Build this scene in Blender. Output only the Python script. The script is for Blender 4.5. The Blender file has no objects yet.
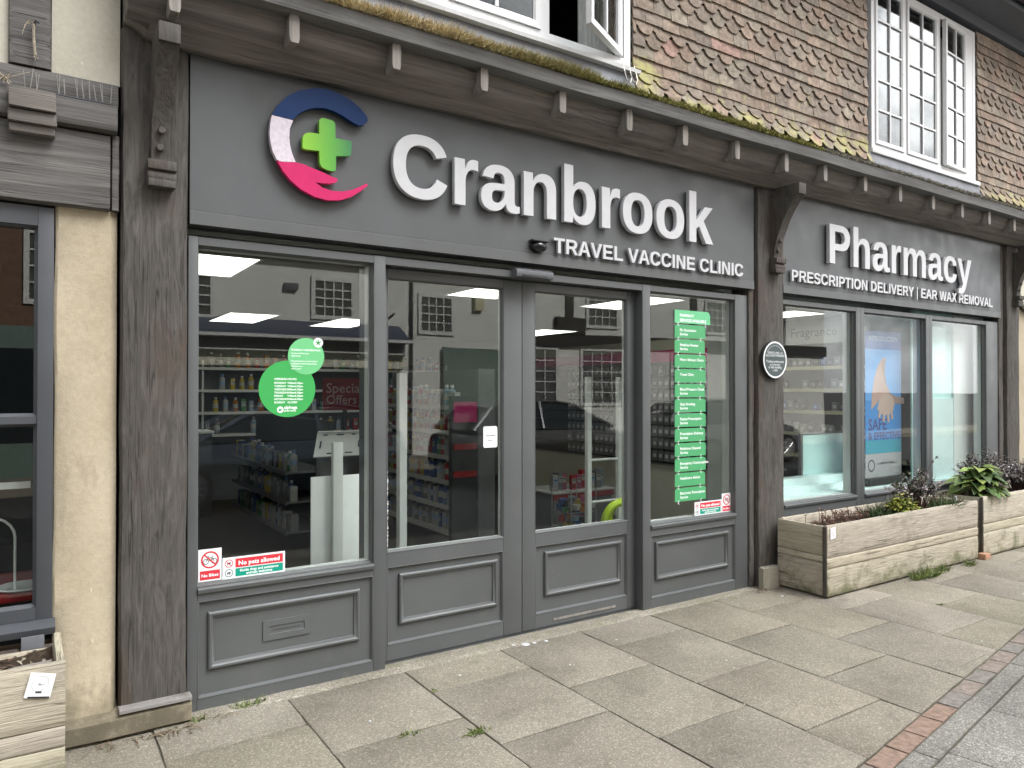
import bpy, bmesh, math, random
from mathutils import Vector, noise as mn
R = math.radians
random.seed(7)
SC = bpy.context.scene
COL = SC.collection

# ------------------------------------------------------------------ camera, sky, sun, exposure
cam_d = bpy.data.cameras.new('camera')
cam_d.sensor_width = 36.0
cam_d.lens = 36.0 * 730.0 / 1024.0
cam_d.clip_start, cam_d.clip_end = 0.05, 2000
cam = bpy.data.objects.new('camera', cam_d)
COL.objects.link(cam)
cam.location = (0.0, -3.774, 1.55)
cam.rotation_euler = (R(90.471), 0.0, R(-33.379))
SC.camera = cam

SUN_EL, SUN_AZ = 36.0, 22.0          # behind the shop, swung to its right (azimuth from +Y towards +X)
world = bpy.data.worlds.new('World')
SC.world = world
world.use_nodes = True
wt = world.node_tree
bg = wt.nodes['Background']
sky = wt.nodes.new('ShaderNodeTexSky')
sky.sky_type = 'NISHITA'
sky.sun_disc = False
sky.sun_elevation = R(SUN_EL)
sky.sun_rotation = R(SUN_AZ)
sky.air_density, sky.dust_density, sky.ozone_density = 1.0, 1.2, 1.0
tc = wt.nodes.new('ShaderNodeTexCoord')
sep = wt.nodes.new('ShaderNodeSeparateXYZ')
wt.links.new(tc.outputs['Generated'], sep.inputs[0])
zz = wt.nodes.new('ShaderNodeMath'); zz.operation = 'MAXIMUM'; zz.inputs[1].default_value = 0.0
wt.links.new(sep.outputs['Z'], zz.inputs[0])
za = wt.nodes.new('ShaderNodeMath'); za.operation = 'ADD'; za.inputs[1].default_value = 0.35
wt.links.new(zz.outputs[0], za.inputs[0])
dv = wt.nodes.new('ShaderNodeVectorMath'); dv.operation = 'DIVIDE'
wt.links.new(tc.outputs['Generated'], dv.inputs[0])
cmb = wt.nodes.new('ShaderNodeCombineXYZ')
for i in range(3):
    wt.links.new(za.outputs[0], cmb.inputs[i])
wt.links.new(cmb.outputs[0], dv.inputs[1])
cn = wt.nodes.new('ShaderNodeTexNoise')
cn.inputs['Scale'].default_value = 2.1
cn.inputs['Detail'].default_value = 9.0
cn.inputs['Roughness'].default_value = 0.56
wt.links.new(dv.outputs[0], cn.inputs['Vector'])
cr = wt.nodes.new('ShaderNodeValToRGB')
cr.color_ramp.elements[0].position, cr.color_ramp.elements[0].color = 0.385, (0, 0, 0, 1)
cr.color_ramp.elements[1].position, cr.color_ramp.elements[1].color = 0.51, (1, 1, 1, 1)
wt.links.new(cn.outputs['Fac'], cr.inputs[0])
mxs = wt.nodes.new('ShaderNodeMixRGB')
wt.links.new(cr.outputs[0], mxs.inputs['Fac'])
wt.links.new(sky.outputs[0], mxs.inputs['Color1'])
mxs.inputs['Color2'].default_value = (11.0, 11.1, 11.3, 1)       # sunlit cumulus
# one big sunlit cloud bank stands high over the street, in front of the shop and to its right
cd = wt.nodes.new('ShaderNodeVectorMath'); cd.operation = 'DOT_PRODUCT'
cd.inputs[1].default_value = Vector((0.30, -0.50, 0.82)).normalized()
wt.links.new(tc.outputs['Generated'], cd.inputs[0])
cb = wt.nodes.new('ShaderNodeMapRange')
cb.interpolation_type = 'SMOOTHSTEP'
cb.inputs['From Min'].default_value, cb.inputs['From Max'].default_value = 0.925, 0.985
cb.inputs['To Min'].default_value, cb.inputs['To Max'].default_value = 0.0, 1.0
wt.links.new(cd.outputs['Value'], cb.inputs['Value'])
mxb = wt.nodes.new('ShaderNodeMixRGB')
wt.links.new(cb.outputs[0], mxb.inputs['Fac'])
wt.links.new(mxs.outputs[0], mxb.inputs['Color1'])
mxb.inputs['Color2'].default_value = (140.0, 141.0, 143.0, 1)
cd2 = wt.nodes.new('ShaderNodeVectorMath'); cd2.operation = 'DOT_PRODUCT'
cd2.inputs[1].default_value = Vector((0.83, -0.43, 0.35)).normalized()
wt.links.new(tc.outputs['Generated'], cd2.inputs[0])
cb2 = wt.nodes.new('ShaderNodeMapRange')
cb2.interpolation_type = 'SMOOTHSTEP'
cb2.inputs['From Min'].default_value, cb2.inputs['From Max'].default_value = 0.88, 0.97
wt.links.new(cd2.outputs['Value'], cb2.inputs['Value'])
cn2 = wt.nodes.new('ShaderNodeTexNoise')
cn2.inputs['Scale'].default_value = 9.0
cn2.inputs['Detail'].default_value = 6.0
wt.links.new(tc.outputs['Generated'], cn2.inputs['Vector'])
cr2 = wt.nodes.new('ShaderNodeValToRGB')
cr2.color_ramp.elements[0].position, cr2.color_ramp.elements[0].color = 0.40, (0, 0, 0, 1)
cr2.color_ramp.elements[1].position, cr2.color_ramp.elements[1].color = 0.56, (1, 1, 1, 1)
wt.links.new(cn2.outputs['Fac'], cr2.inputs[0])
mu2 = wt.nodes.new('ShaderNodeMath'); mu2.operation = 'MULTIPLY'
wt.links.new(cr2.outputs[0], mu2.inputs[0]); wt.links.new(cb2.outputs[0], mu2.inputs[1])
mxc = wt.nodes.new('ShaderNodeMixRGB')
wt.links.new(mu2.outputs[0], mxc.inputs['Fac'])
wt.links.new(mxb.outputs[0], mxc.inputs['Color1'])
mxc.inputs['Color2'].default_value = (26.0, 26.2, 26.6, 1)
wt.links.new(mxc.outputs[0], bg.inputs['Color'])
bg.inputs['Strength'].default_value = 0.062

sun_d = bpy.data.lights.new('sun', 'SUN')
sun_d.energy = 5.0
sun_d.angle = R(0.5)
sun_d.color = (1.0, 0.97, 0.925)
sun = bpy.data.objects.new('sun', sun_d)
COL.objects.link(sun)
sdir = Vector((math.cos(R(SUN_EL)) * math.sin(R(SUN_AZ)), math.cos(R(SUN_EL)) * math.cos(R(SUN_AZ)), math.sin(R(SUN_EL))))
sun.rotation_euler = sdir.to_track_quat('Z', 'Y').to_euler()
sun.location = sdir * 60

vs = SC.view_settings
vs.view_transform = 'Standard'
vs.look = 'None'
vs.gamma = 1.0
vs.use_curve_mapping = False
vs.exposure = 1.20
try:
    SC.cycles.use_denoising = True
    SC.cycles.denoiser = 'OPENIMAGEDENOISE'
    SC.cycles.max_bounces = 10
    SC.cycles.transparent_max_bounces = 24
    SC.cycles.glossy_bounces = 6
    SC.cycles.caustics_reflective = False
    SC.cycles.sample_clamp_indirect = 6.0
except Exception:
    pass

# ------------------------------------------------------------------ materials
class NT:
    def __init__(s, name):
        s.m = bpy.data.materials.new(name)
        s.m.use_nodes = True
        s.t = s.m.node_tree
        s.b = s.t.nodes['Principled BSDF']
        s.pos = s.n('NewGeometry').outputs['Position']
    def n(s, typ, **kw):
        o = s.t.nodes.new('ShaderNode' + typ)
        for k, v in kw.items():
            setattr(o, k, v)
        return o
    def l(s, a, b):
        s.t.links.new(a, b)
    def map(s, scale, rot=(0, 0, 0)):
        m = s.n('Mapping')
        m.inputs['Scale'].default_value = scale
        m.inputs['Rotation'].default_value = rot
        s.l(s.pos, m.inputs['Vector'])
        return m.outputs[0]
    def noise(s, scale=1.0, detail=4.0, rough=0.55, vec=None, stretch=None, dist=0.0):
        o = s.n('TexNoise')
        o.inputs['Scale'].default_value = scale
        o.inputs['Detail'].default_value = detail
        o.inputs['Roughness'].default_value = rough
        o.inputs['Distortion'].default_value = dist
        s.l(s.map(stretch) if stretch else (vec or s.pos), o.inputs['Vector'])
        return o.outputs['Fac']
    def ramp(s, fac, *stops):
        o = s.n('ValToRGB')
        e = o.color_ramp.elements
        while len(e) < len(stops):
            e.new(0.5)
        for i, (p, c) in enumerate(stops):
            e[i].position = p
            e[i].color = (c[0], c[1], c[2], 1) if not isinstance(c, (int, float)) else (c, c, c, 1)
        s.l(fac, o.inputs[0])
        return o.outputs[0]
    def mix(s, fac, a, b, mode='MIX'):
        o = s.n('MixRGB', blend_type=mode)
        for v, k in ((fac, 'Fac'), (a, 'Color1'), (b, 'Color2')):
            if hasattr(v, 'links'):
                s.l(v, o.inputs[k])
            elif isinstance(v, (int, float)):
                o.inputs[k].default_value = v if k == 'Fac' else (v, v, v, 1)
            else:
                o.inputs[k].default_value = (v[0], v[1], v[2], 1)
        return o.outputs[0]
    def math(s, op, a, b=0.0):
        o = s.n('Math', operation=op)
        for i, v in enumerate((a, b)):
            if hasattr(v, 'links'):
                s.l(v, o.inputs[i])
            else:
                o.inputs[i].default_value = v
        return o.outputs[0]
    def attr(s, name='tone'):
        return s.n('Attribute', attribute_name=name).outputs['Color']
    def col(s, c):
        if hasattr(c, 'links'):
            s.l(c, s.b.inputs['Base Color'])
        else:
            s.b.inputs['Base Color'].default_value = (c[0], c[1], c[2], 1)
        return s
    def rough(s, r):
        if hasattr(r, 'links'):
            s.l(r, s.b.inputs['Roughness'])
        else:
            s.b.inputs['Roughness'].default_value = r
        return s
    def bump(s, h, strength=0.3, dist=0.01):
        o = s.n('Bump')
        o.inputs['Strength'].default_value = strength
        o.inputs['Distance'].default_value = dist
        s.l(h, o.inputs['Height'])
        s.l(o.outputs[0], s.b.inputs['Normal'])
        return s
    def spec(s, v):
        s.b.inputs['Specular IOR Level'].default_value = v
        return s

M = {}
def plain(name, c, rough=0.5, var=0.06, scale=20.0, spec=0.5, metal=0.0):
    t = NT(name)
    f = t.noise(scale, 3)
    c2 = tuple(max(0, x * (1 - var * 2)) for x in c)
    t.col(t.ramp(f, (0.3, c2), (0.7, c))).rough(rough).spec(spec)
    t.b.inputs['Metallic'].default_value = metal
    M[name] = t.m
    return t.m

def wood(name, axis, dark, mid, light, patch=1.3, bump=0.5, rough=0.8, fine=1.0, warm=None, swirl=0.6, grain=1.2, split=0.5):
    t = NT(name)
    q_ = grain
    st = {'x': (q_, 26, 26), 'z': (26, 26, q_), 'y': (26, q_, 26)}[axis]
    st3 = {'x': (0.55, 19, 19), 'z': (19, 19, 0.55), 'y': (19, 0.55, 19)}[axis]
    st2 = {'x': (4, 140, 140), 'z': (140, 140, 4), 'y': (140, 4, 140)}[axis]
    g = t.noise(fine, 6, 0.62, stretch=st, dist=swirl)
    g2 = t.noise(fine, 3, 0.6, stretch=st2)
    p = t.noise(patch, 5, 0.6)
    c = t.ramp(g, (0.28, dark), (0.5, mid), (0.72, light))
    c = t.mix(t.ramp(p, (0.35, 0.0), (0.7, 0.55)), c, t.mix(0.5, c, dark))
    c = t.mix(0.35, c, t.ramp(g2, (0.3, tuple(x * 0.6 for x in mid)), (0.7, tuple(min(1, x * 1.35) for x in mid))))
    if warm:
        w = t.noise(2.3, 4, 0.6, stretch={'x': (0.7, 2, 2), 'z': (2, 2, 0.7), 'y': (2, .7, 2)}[axis])
        c = t.mix(t.ramp(w, (0.52, 0.0), (0.68, 0.6)), c, warm)
    ck = t.noise(1.0, 4, 0.5, stretch=st3, dist=0.4)
    ckm = t.ramp(ck, (0.487, 0.0), (0.5, 1.0), (0.513, 0.0))
    ckm = t.math('MULTIPLY', ckm, t.ramp(t.noise(2.7, 3), (0.42, 0.0), (0.6, 1.0)))
    c = t.mix(t.math('MULTIPLY', ckm, split), c, tuple(x * 0.35 for x in dark))
    kn = t.n('TexVoronoi'); kn.inputs['Scale'].default_value = 2.6
    t.l(t.map({'x': (0.6, 1.6, 1.6), 'z': (1.6, 1.6, 0.6), 'y': (1.6, 0.6, 1.6)}[axis]), kn.inputs['Vector'])
    c = t.mix(t.ramp(t.math('ADD', kn.outputs['Distance'], t.math('MULTIPLY', g, 0.12)), (0.10, 0.55), (0.17, 0.0)), c, dark)
    sp = t.noise(70, 2)
    c = t.mix(t.ramp(sp, (0.78, 0.0), (0.82, 0.5)), c, tuple(min(1, x * 2.2) for x in light))
    h = t.math('SUBTRACT', t.math('ADD', t.math('MULTIPLY', g, 0.7), t.math('MULTIPLY', g2, 0.35)), t.math('MULTIPLY', ckm, 0.8))
    t.col(c).rough(rough).bump(h, bump, 0.012).spec(0.25)
    M[name] = t.m
    return t

def paint(name, c, bumpax='x', rough=0.42):
    t = NT(name)
    p = t.noise(1.7, 5)
    fine = t.noise(1.0, 3, stretch=((5, 5, 120) if bumpax == 'x' else (120, 120, 5)))
    f2 = t.noise(160, 2)
    a = t.ramp(p, (0.3, tuple(x * 0.88 for x in c)), (0.7, tuple(x * 1.08 for x in c)))
    s = t.noise(38, 3)
    a = t.mix(t.ramp(s, (0.72, 0.0), (0.80, 0.28)), a, (0.34, 0.34, 0.33))
    s2 = t.noise(1.0, 4, stretch=(9, 9, 3))
    a = t.mix(t.ramp(s2, (0.6, 0.0), (0.8, 0.18)), a, (0.16, 0.15, 0.13))
    sz = t.n('SeparateXYZ'); t.l(t.pos, sz.inputs[0])
    k = t.math('ADD', t.math('MULTIPLY', t.math('SUBTRACT', 0.10, sz.outputs['Z']), 3.0), t.math('MULTIPLY', t.math('SUBTRACT', t.noise(13, 7, 0.75), 0.5), 3.2))
    a = t.mix(t.ramp(k, (0.45, 0.0), (1.1, 0.45)), a, (0.22, 0.20, 0.16))
    r = t.ramp(t.noise(5, 4), (0.3, rough - 0.06), (0.7, rough + 0.12))
    t.col(a).rough(r).bump(t.math('ADD', t.math('MULTIPLY', fine, 0.45), t.math('MULTIPLY', f2, 0.3)), 0.14, 0.004)
    M[name] = t.m
paint('gray_paint', (0.094, 0.099, 0.098))
paint('gray_paint_upright', (0.092, 0.097, 0.097), 'z')
paint('gray_paint_fascia_shade', (0.085, 0.090, 0.092))  # same paint set darker, standing in for the overhang's shade
paint('neighbour_gray', (0.060, 0.064, 0.070), 'z')

wood('oak_post', 'z', (0.035, 0.032, 0.029), (0.085, 0.078, 0.070), (0.15, 0.138, 0.123), warm=(0.085, 0.062, 0.047), patch=3.2, swirl=1.6, grain=4.5, split=0.7)
wood('oak_beam', 'x', (0.07, 0.062, 0.054), (0.165, 0.150, 0.132), (0.27, 0.25, 0.22))
wood('oak_joist', 'z', (0.11, 0.10, 0.09), (0.24, 0.22, 0.195), (0.36, 0.335, 0.30), bump=0.3)
wood('board_gray', 'x', (0.08, 0.078, 0.074), (0.15, 0.147, 0.14), (0.24, 0.235, 0.225), bump=0.3)
wood('neighbour_beam', 'x', (0.045, 0.042, 0.040), (0.125, 0.118, 0.112), (0.23, 0.22, 0.205), bump=0.6)
wood('floor_wood', 'x', (0.018, 0.014, 0.010), (0.032, 0.025, 0.018), (0.05, 0.04, 0.028), bump=0.05, rough=0.4)

def planter_wood(name, axis):
    t = wood(name, axis, (0.27, 0.235, 0.18), (0.435, 0.39, 0.305), (0.57, 0.52, 0.42), patch=2.5, bump=0.6, fine=1.7, grain=2.5, swirl=1.2, split=0.8)
    base = t.b.inputs['Base Color'].links[0].from_socket
    sx = t.n('SeparateXYZ'); t.l(t.pos, sx.inputs[0])
    z = t.math('SUBTRACT', 0.27, sx.outputs['Z'])
    n1 = t.noise(7, 6, 0.65)
    k = t.math('ADD', t.math('MULTIPLY', z, 2.1), t.math('MULTIPLY', t.math('SUBTRACT', n1, 0.5), 2.6))
    base = t.mix(t.ramp(k, (0.30, 0.0), (0.75, 0.75)), base, (0.115, 0.125, 0.05))     # algae stains
    n2 = t.noise(3.2, 6, 0.7)
    base = t.mix(t.ramp(n2, (0.56, 0.0), (0.68, 0.5)), base, (0.19, 0.17, 0.14))
    base = t.mix(0.75, base, t.attr(), 'MULTIPLY')
    t.col(base)
planter_wood('planter_wood', 'x')
planter_wood('planter_wood_end', 'y')

def render_mat(name, a, b, stain, stain2=None, st=(0.58, 0.68), bmp=0.35):
    t = NT(name)
    p = t.noise(2.2, 6, 0.6)
    f = t.noise(45, 4, 0.65)
    c = t.ramp(p, (0.3, a), (0.7, b))
    c = t.mix(0.5, c, t.ramp(f, (0.3, 0.72), (0.7, 1.0)), 'MULTIPLY')
    s = t.noise(1.0, 5, 0.65, stretch=(5.5, 5.5, 2.2))
    c = t.mix(t.ramp(s, (st[0], 0.0), (st[1], 0.8)), c, stain)
    dots = t.noise(24, 2, 0.5, stretch=(1, 1, 0.35))
    c = t.mix(t.ramp(dots, (0.76, 0.0), (0.79, 0.6)), c, tuple(min(1, x * 1.4) for x in b))
    if stain2:
        sx = t.n('SeparateXYZ'); t.l(t.pos, sx.inputs[0])
        k = t.math('ADD', t.math('MULTIPLY', t.math('SUBTRACT', 0.42, sx.outputs['Z']), 1.6), t.math('MULTIPLY', t.math('SUBTRACT', t.noise(6, 6, 0.7), 0.5), 2.2))
        c = t.mix(t.ramp(k, (0.15, 0.0), (0.7, 0.85)), c, stain2)
    t.col(c).rough(0.92).bump(t.math('ADD', f, t.math('MULTIPLY', t.noise(140, 3), 0.6)), bmp, 0.006).spec(0.15)
    M[name] = t.m
render_mat('cream_render', (0.41, 0.345, 0.24), (0.52, 0.45, 0.335), (0.33, 0.28, 0.20), (0.20, 0.175, 0.12))
render_mat('upper_plaster', (0.50, 0.465, 0.38), (0.60, 0.565, 0.475), (0.40, 0.29, 0.165), st=(0.60, 0.63))
render_mat('plinth_stone', (0.30, 0.255, 0.175), (0.40, 0.345, 0.25), (0.17, 0.145, 0.10), (0.12, 0.105, 0.075), st=(0.5, 0.66))
render_mat('small_stone', (0.30, 0.28, 0.22), (0.40, 0.37, 0.30), (0.18, 0.17, 0.12))

def slab_mat(name, dark, light, speck=0.5):
    t = NT(name)
    base = t.ramp(t.noise(1.6, 6, 0.6), (0.3, dark), (0.7, light))
    base = t.mix(0.85, base, t.attr(), 'MULTIPLY')
    agg = t.n('TexVoronoi'); agg.inputs['Scale'].default_value = 170
    t.l(t.pos, agg.inputs['Vector'])
    rnd = t.n('SeparateXYZ'); t.l(agg.outputs['Color'], rnd.inputs[0])
    sp = t.ramp(rnd.outputs['X'], (0.0, 0.45), (0.4, 0.92), (0.8, 1.08), (0.95, 1.9))
    base = t.mix(speck, base, t.mix(1.0, base, sp, 'MULTIPLY'))
    f = t.noise(260, 3, 0.7)
    base = t.mix(0.35, base, t.mix(1.0, base, t.ramp(f, (0.3, 0.5), (0.7, 1.45)), 'MULTIPLY'))
    st = t.noise(4.5, 7, 0.7)
    base = t.mix(t.ramp(st, (0.56, 0.0), (0.72, 0.45)), base, tuple(x * 0.55 for x in dark))
    sx = t.n('SeparateXYZ'); t.l(t.pos, sx.inputs[0])
    lich = t.math('ADD', t.math('MULTIPLY', t.math('ADD', sx.outputs['Y'], 0.75), 0.9), t.math('MULTIPLY', t.math('SUBTRACT', t.noise(5, 7, 0.72), 0.5), 3.0))
    base = t.mix(t.ramp(lich, (0.75, 0.0), (1.5, 0.5)), base, (0.14, 0.145, 0.075))
    blob = t.noise(9, 2, 0.4)
    base = t.mix(t.ramp(blob, (0.80, 0.0), (0.815, 0.7)), base, (0.10, 0.095, 0.085))
    t.col(base).rough(0.9).bump(t.math('ADD', f, t.math('MULTIPLY', agg.outputs['Distance'], 0.6)), 0.35, 0.004).spec(0.2)
    M[name] = t.m
slab_mat('concrete_slab', (0.192, 0.171, 0.137), (0.268, 0.242, 0.197))
slab_mat('aggregate', (0.165, 0.158, 0.14), (0.235, 0.226, 0.20), 0.75)
slab_mat('mortar_strip', (0.17, 0.152, 0.118), (0.31, 0.285, 0.235), 0.6)
slab_mat('joint_soil', (0.060, 0.054, 0.040), (0.11, 0.098, 0.075), 0.4)
slab_mat('tarmac', (0.05, 0.05, 0.05), (0.07, 0.07, 0.068), 0.8)

def tone_mat(name, var=0.35, rough=0.85, spec=0.2, bmp=0.3, scale=30):
    t = NT(name)
    f = t.noise(scale, 5, 0.65)
    c = t.mix(var, t.attr(), t.mix(1.0, t.attr(), t.ramp(f, (0.3, 0.45), (0.7, 1.35)), 'MULTIPLY'))
    t.col(c).rough(rough).bump(f, bmp, 0.004).spec(spec)
    M[name] = t.m
    return t
tt = tone_mat('clay_tile', 0.8)
b0 = tt.b.inputs['Base Color'].links[0].from_socket
lich = tt.noise(3.5, 7, 0.75)
sx = tt.n('SeparateXYZ'); tt.l(tt.pos, sx.inputs[0])
k = tt.math('ADD', tt.math('MULTIPLY', tt.math('SUBTRACT', 3.72, sx.outputs['Z']), 0.9), tt.math('MULTIPLY', tt.math('SUBTRACT', lich, 0.5), 2.4))
b0 = tt.mix(tt.ramp(k, (0.12, 0.0), (0.40, 0.75)), b0, (0.40, 0.385, 0.15))
tt.col(tt.mix(tt.ramp(tt.noise(17, 3), (0.70, 0.0), (0.76, 0.5)), b0, (0.45, 0.42, 0.36)))
tone_mat('brick', 0.7)
lt = tone_mat('leaf', 0.5, 0.55, 0.35, 0.1, 60)
tone_mat('moss', 0.6, 0.95, 0.1, 0.1, 90)
tone_mat('printed', 0.0, 0.45, 0.4, 0.0)
tone_mat('packaging', 0.12, 0.4, 0.5, 0.05, 60)
tone_mat('soil', 0.7, 0.95, 0.1, 0.8, 60)

def white_wood():
    t = NT('white_gloss')
    n1 = t.noise(26, 5, 0.7)
    c = t.mix(t.ramp(n1, (0.62, 0.0), (0.70, 0.55)), (0.64, 0.64, 0.635), (0.30, 0.28, 0.24))
    t.col(c).rough(0.45).bump(n1, 0.25, 0.004)
    M['white_gloss'] = t.m
white_wood()
plain('letter_white', (0.55, 0.55, 0.56), 0.35, 0.03)
plain('letter_side', (0.45, 0.45, 0.45), 0.4, 0.03)
plain('logo_blue', (0.005, 0.030, 0.115), 0.4, 0.05, spec=0.2)
plain('logo_white', (0.70, 0.62, 0.68), 0.35, 0.1, 60)
plain('logo_pink', (0.58, 0.022, 0.13), 0.35, 0.05, spec=0.25)
def cross_green():
    t = NT('logo_green')
    sx = t.n('SeparateXYZ'); t.l(t.pos, sx.inputs[0])
    k = t.math('MULTIPLY', t.math('SUBTRACT', sx.outputs['X'], 1.17), 3.7)
    c = t.ramp(k, (0.0, (0.22, 0.50, 0.03)), (0.5, (0.10, 0.36, 0.04)), (1.0, (0.02, 0.16, 0.07)))
    t.col(c).rough(0.35)
    M['logo_green'] = t.m
cross_green()
plain('lead', (0.17, 0.175, 0.19), 0.6, 0.15, 6)
render_mat('flashing_stone', (0.20, 0.185, 0.175), (0.28, 0.265, 0.25), (0.13, 0.115, 0.10))
plain('iron', (0.03, 0.03, 0.032), 0.5, 0.1)
plain('spike_steel', (0.42, 0.40, 0.37), 0.4, 0.1, metal=0.6)
plain('string', (0.42, 0.36, 0.27), 0.9, 0.2, 90)
plain('dome_black', (0.012, 0.012, 0.013), 0.12, 0.02)
plain('sensor_gray', (0.12, 0.125, 0.135), 0.35, 0.04)
plain('white_plastic', (0.78, 0.78, 0.77), 0.35, 0.03)
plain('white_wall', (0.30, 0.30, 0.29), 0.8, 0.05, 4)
plain('cream_wall', (0.58, 0.56, 0.45), 0.8, 0.05, 4)
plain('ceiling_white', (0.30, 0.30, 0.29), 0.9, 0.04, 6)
plain('shelf_gray', (0.16, 0.165, 0.175), 0.45, 0.05)
plain('shelf_dark', (0.035, 0.038, 0.042), 0.45, 0.05)
plain('shelf_white', (0.62, 0.62, 0.60), 0.4, 0.04)
plain('shelf_cream', (0.58, 0.54, 0.36), 0.5, 0.04)
plain('teal_panel', (0.58, 0.82, 0.80), 0.12, 0.05, 3)
plain('teal_white', (0.74, 0.90, 0.89), 0.2, 0.05, 3)
plain('magenta', (0.55, 0.015, 0.17), 0.4, 0.04)
plain('pegboard', (0.03, 0.03, 0.032), 0.6, 0.05)
plain('lime_plastic', (0.42, 0.58, 0.02), 0.35, 0.04)
plain('steel', (0.55, 0.56, 0.57), 0.3, 0.04, metal=0.8)
plain('curtain', (0.66, 0.66, 0.64), 0.9, 0.08, 30)
plain('room_dark', (0.06, 0.06, 0.062), 0.9, 0.1)
plain('soffit_paint', (0.13, 0.14, 0.16), 0.7, 0.08)
plain('car_grey', (0.20, 0.205, 0.215), 0.15, 0.02, metal=0.5)
plain('car_blue', (0.10, 0.125, 0.165), 0.15, 0.02, metal=0.4)
plain('car_glass', (0.02, 0.025, 0.03), 0.04, 0.02)
plain('sash_glass', (0.13, 0.135, 0.13), 0.08, 0.3, 3)
plain('tyre_rubber', (0.015, 0.015, 0.015), 0.8, 0.1)
plain('alloy', (0.5, 0.5, 0.51), 0.3, 0.04, metal=0.8)
plain('slate', (0.10, 0.105, 0.125), 0.7, 0.1)
plain('awning_blue', (0.075, 0.085, 0.125), 0.8, 0.06)
render_mat('white_render', (0.70, 0.70, 0.67), (0.80, 0.80, 0.77), (0.58, 0.57, 0.53), st=(0.55, 0.75))
plain('tudor_black', (0.03, 0.027, 0.025), 0.8, 0.1)
plain('green_paint', (0.13, 0.185, 0.16), 0.5, 0.05)
plain('roof_clay', (0.20, 0.115, 0.075), 0.85, 0.25, 9)
plain('red_poster', (0.30, 0.012, 0.02), 0.4, 0.04)
plain('door_panel_white', (0.80, 0.82, 0.81), 0.4, 0.05, 3)

def glass_mat(name, tint, boost=1.0):
    m = bpy.data.materials.new(name)
    m.use_nodes = True
    t = m.node_tree
    t.nodes.remove(t.nodes['Principled BSDF'])
    lw = t.nodes.new('ShaderNodeLayerWeight'); lw.inputs['Blend'].default_value = 0.5
    pw = t.nodes.new('ShaderNodeMath'); pw.operation = 'POWER'; pw.inputs[1].default_value = 5.0
    t.links.new(lw.outputs['Facing'], pw.inputs[0])
    mu = t.nodes.new('ShaderNodeMath'); mu.operation = 'MULTIPLY_ADD'
    mu.inputs[1].default_value, mu.inputs[2].default_value = 0.95 * boost, 0.045 * boost
    mu.use_clamp = True
    t.links.new(pw.outputs[0], mu.inputs[0])
    tr = t.nodes.new('ShaderNodeBsdfTransparent'); tr.inputs[0].default_value = (*tint, 1)
    gl = t.nodes.new('ShaderNodeBsdfGlossy'); gl.inputs['Roughness'].default_value = 0.0
    gn = t.nodes.new('ShaderNodeNewGeometry')
    wv = t.nodes.new('ShaderNodeTexNoise'); wv.inputs['Scale'].default_value = 1.1; wv.inputs['Detail'].default_value = 1.0
    t.links.new(gn.outputs['Position'], wv.inputs['Vector'])
    bp = t.nodes.new('ShaderNodeBump'); bp.inputs['Strength'].default_value = 0.02; bp.inputs['Distance'].default_value = 0.05
    t.links.new(wv.outputs['Fac'], bp.inputs['Height'])
    t.links.new(bp.outputs[0], gl.inputs['Normal'])
    mx = t.nodes.new('ShaderNodeMixShader')
    t.links.new(mu.outputs[0], mx.inputs[0])
    t.links.new(tr.outputs[0], mx.inputs[1])
    t.links.new(gl.outputs[0], mx.inputs[2])
    t.links.new(mx.outputs[0], t.nodes['Material Output'].inputs[0])
    M[name] = m
glass_mat('shop_glass', (0.94, 0.965, 0.95), 1.1)
glass_mat('old_glass', (0.80, 0.83, 0.83), 2.6)

def emit(name, c, s):
    m = bpy.data.materials.new(name)
    m.use_nodes = True
    b = m.node_tree.nodes['Principled BSDF']
    b.inputs['Base Color'].default_value = (0.8, 0.8, 0.8, 1)
    b.inputs['Emission Color'].default_value = (*c, 1)
    b.inputs['Emission Strength'].default_value = s
    M[name] = m
emit('light_panel', (1.0, 0.99, 0.90), 1.7)

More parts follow.
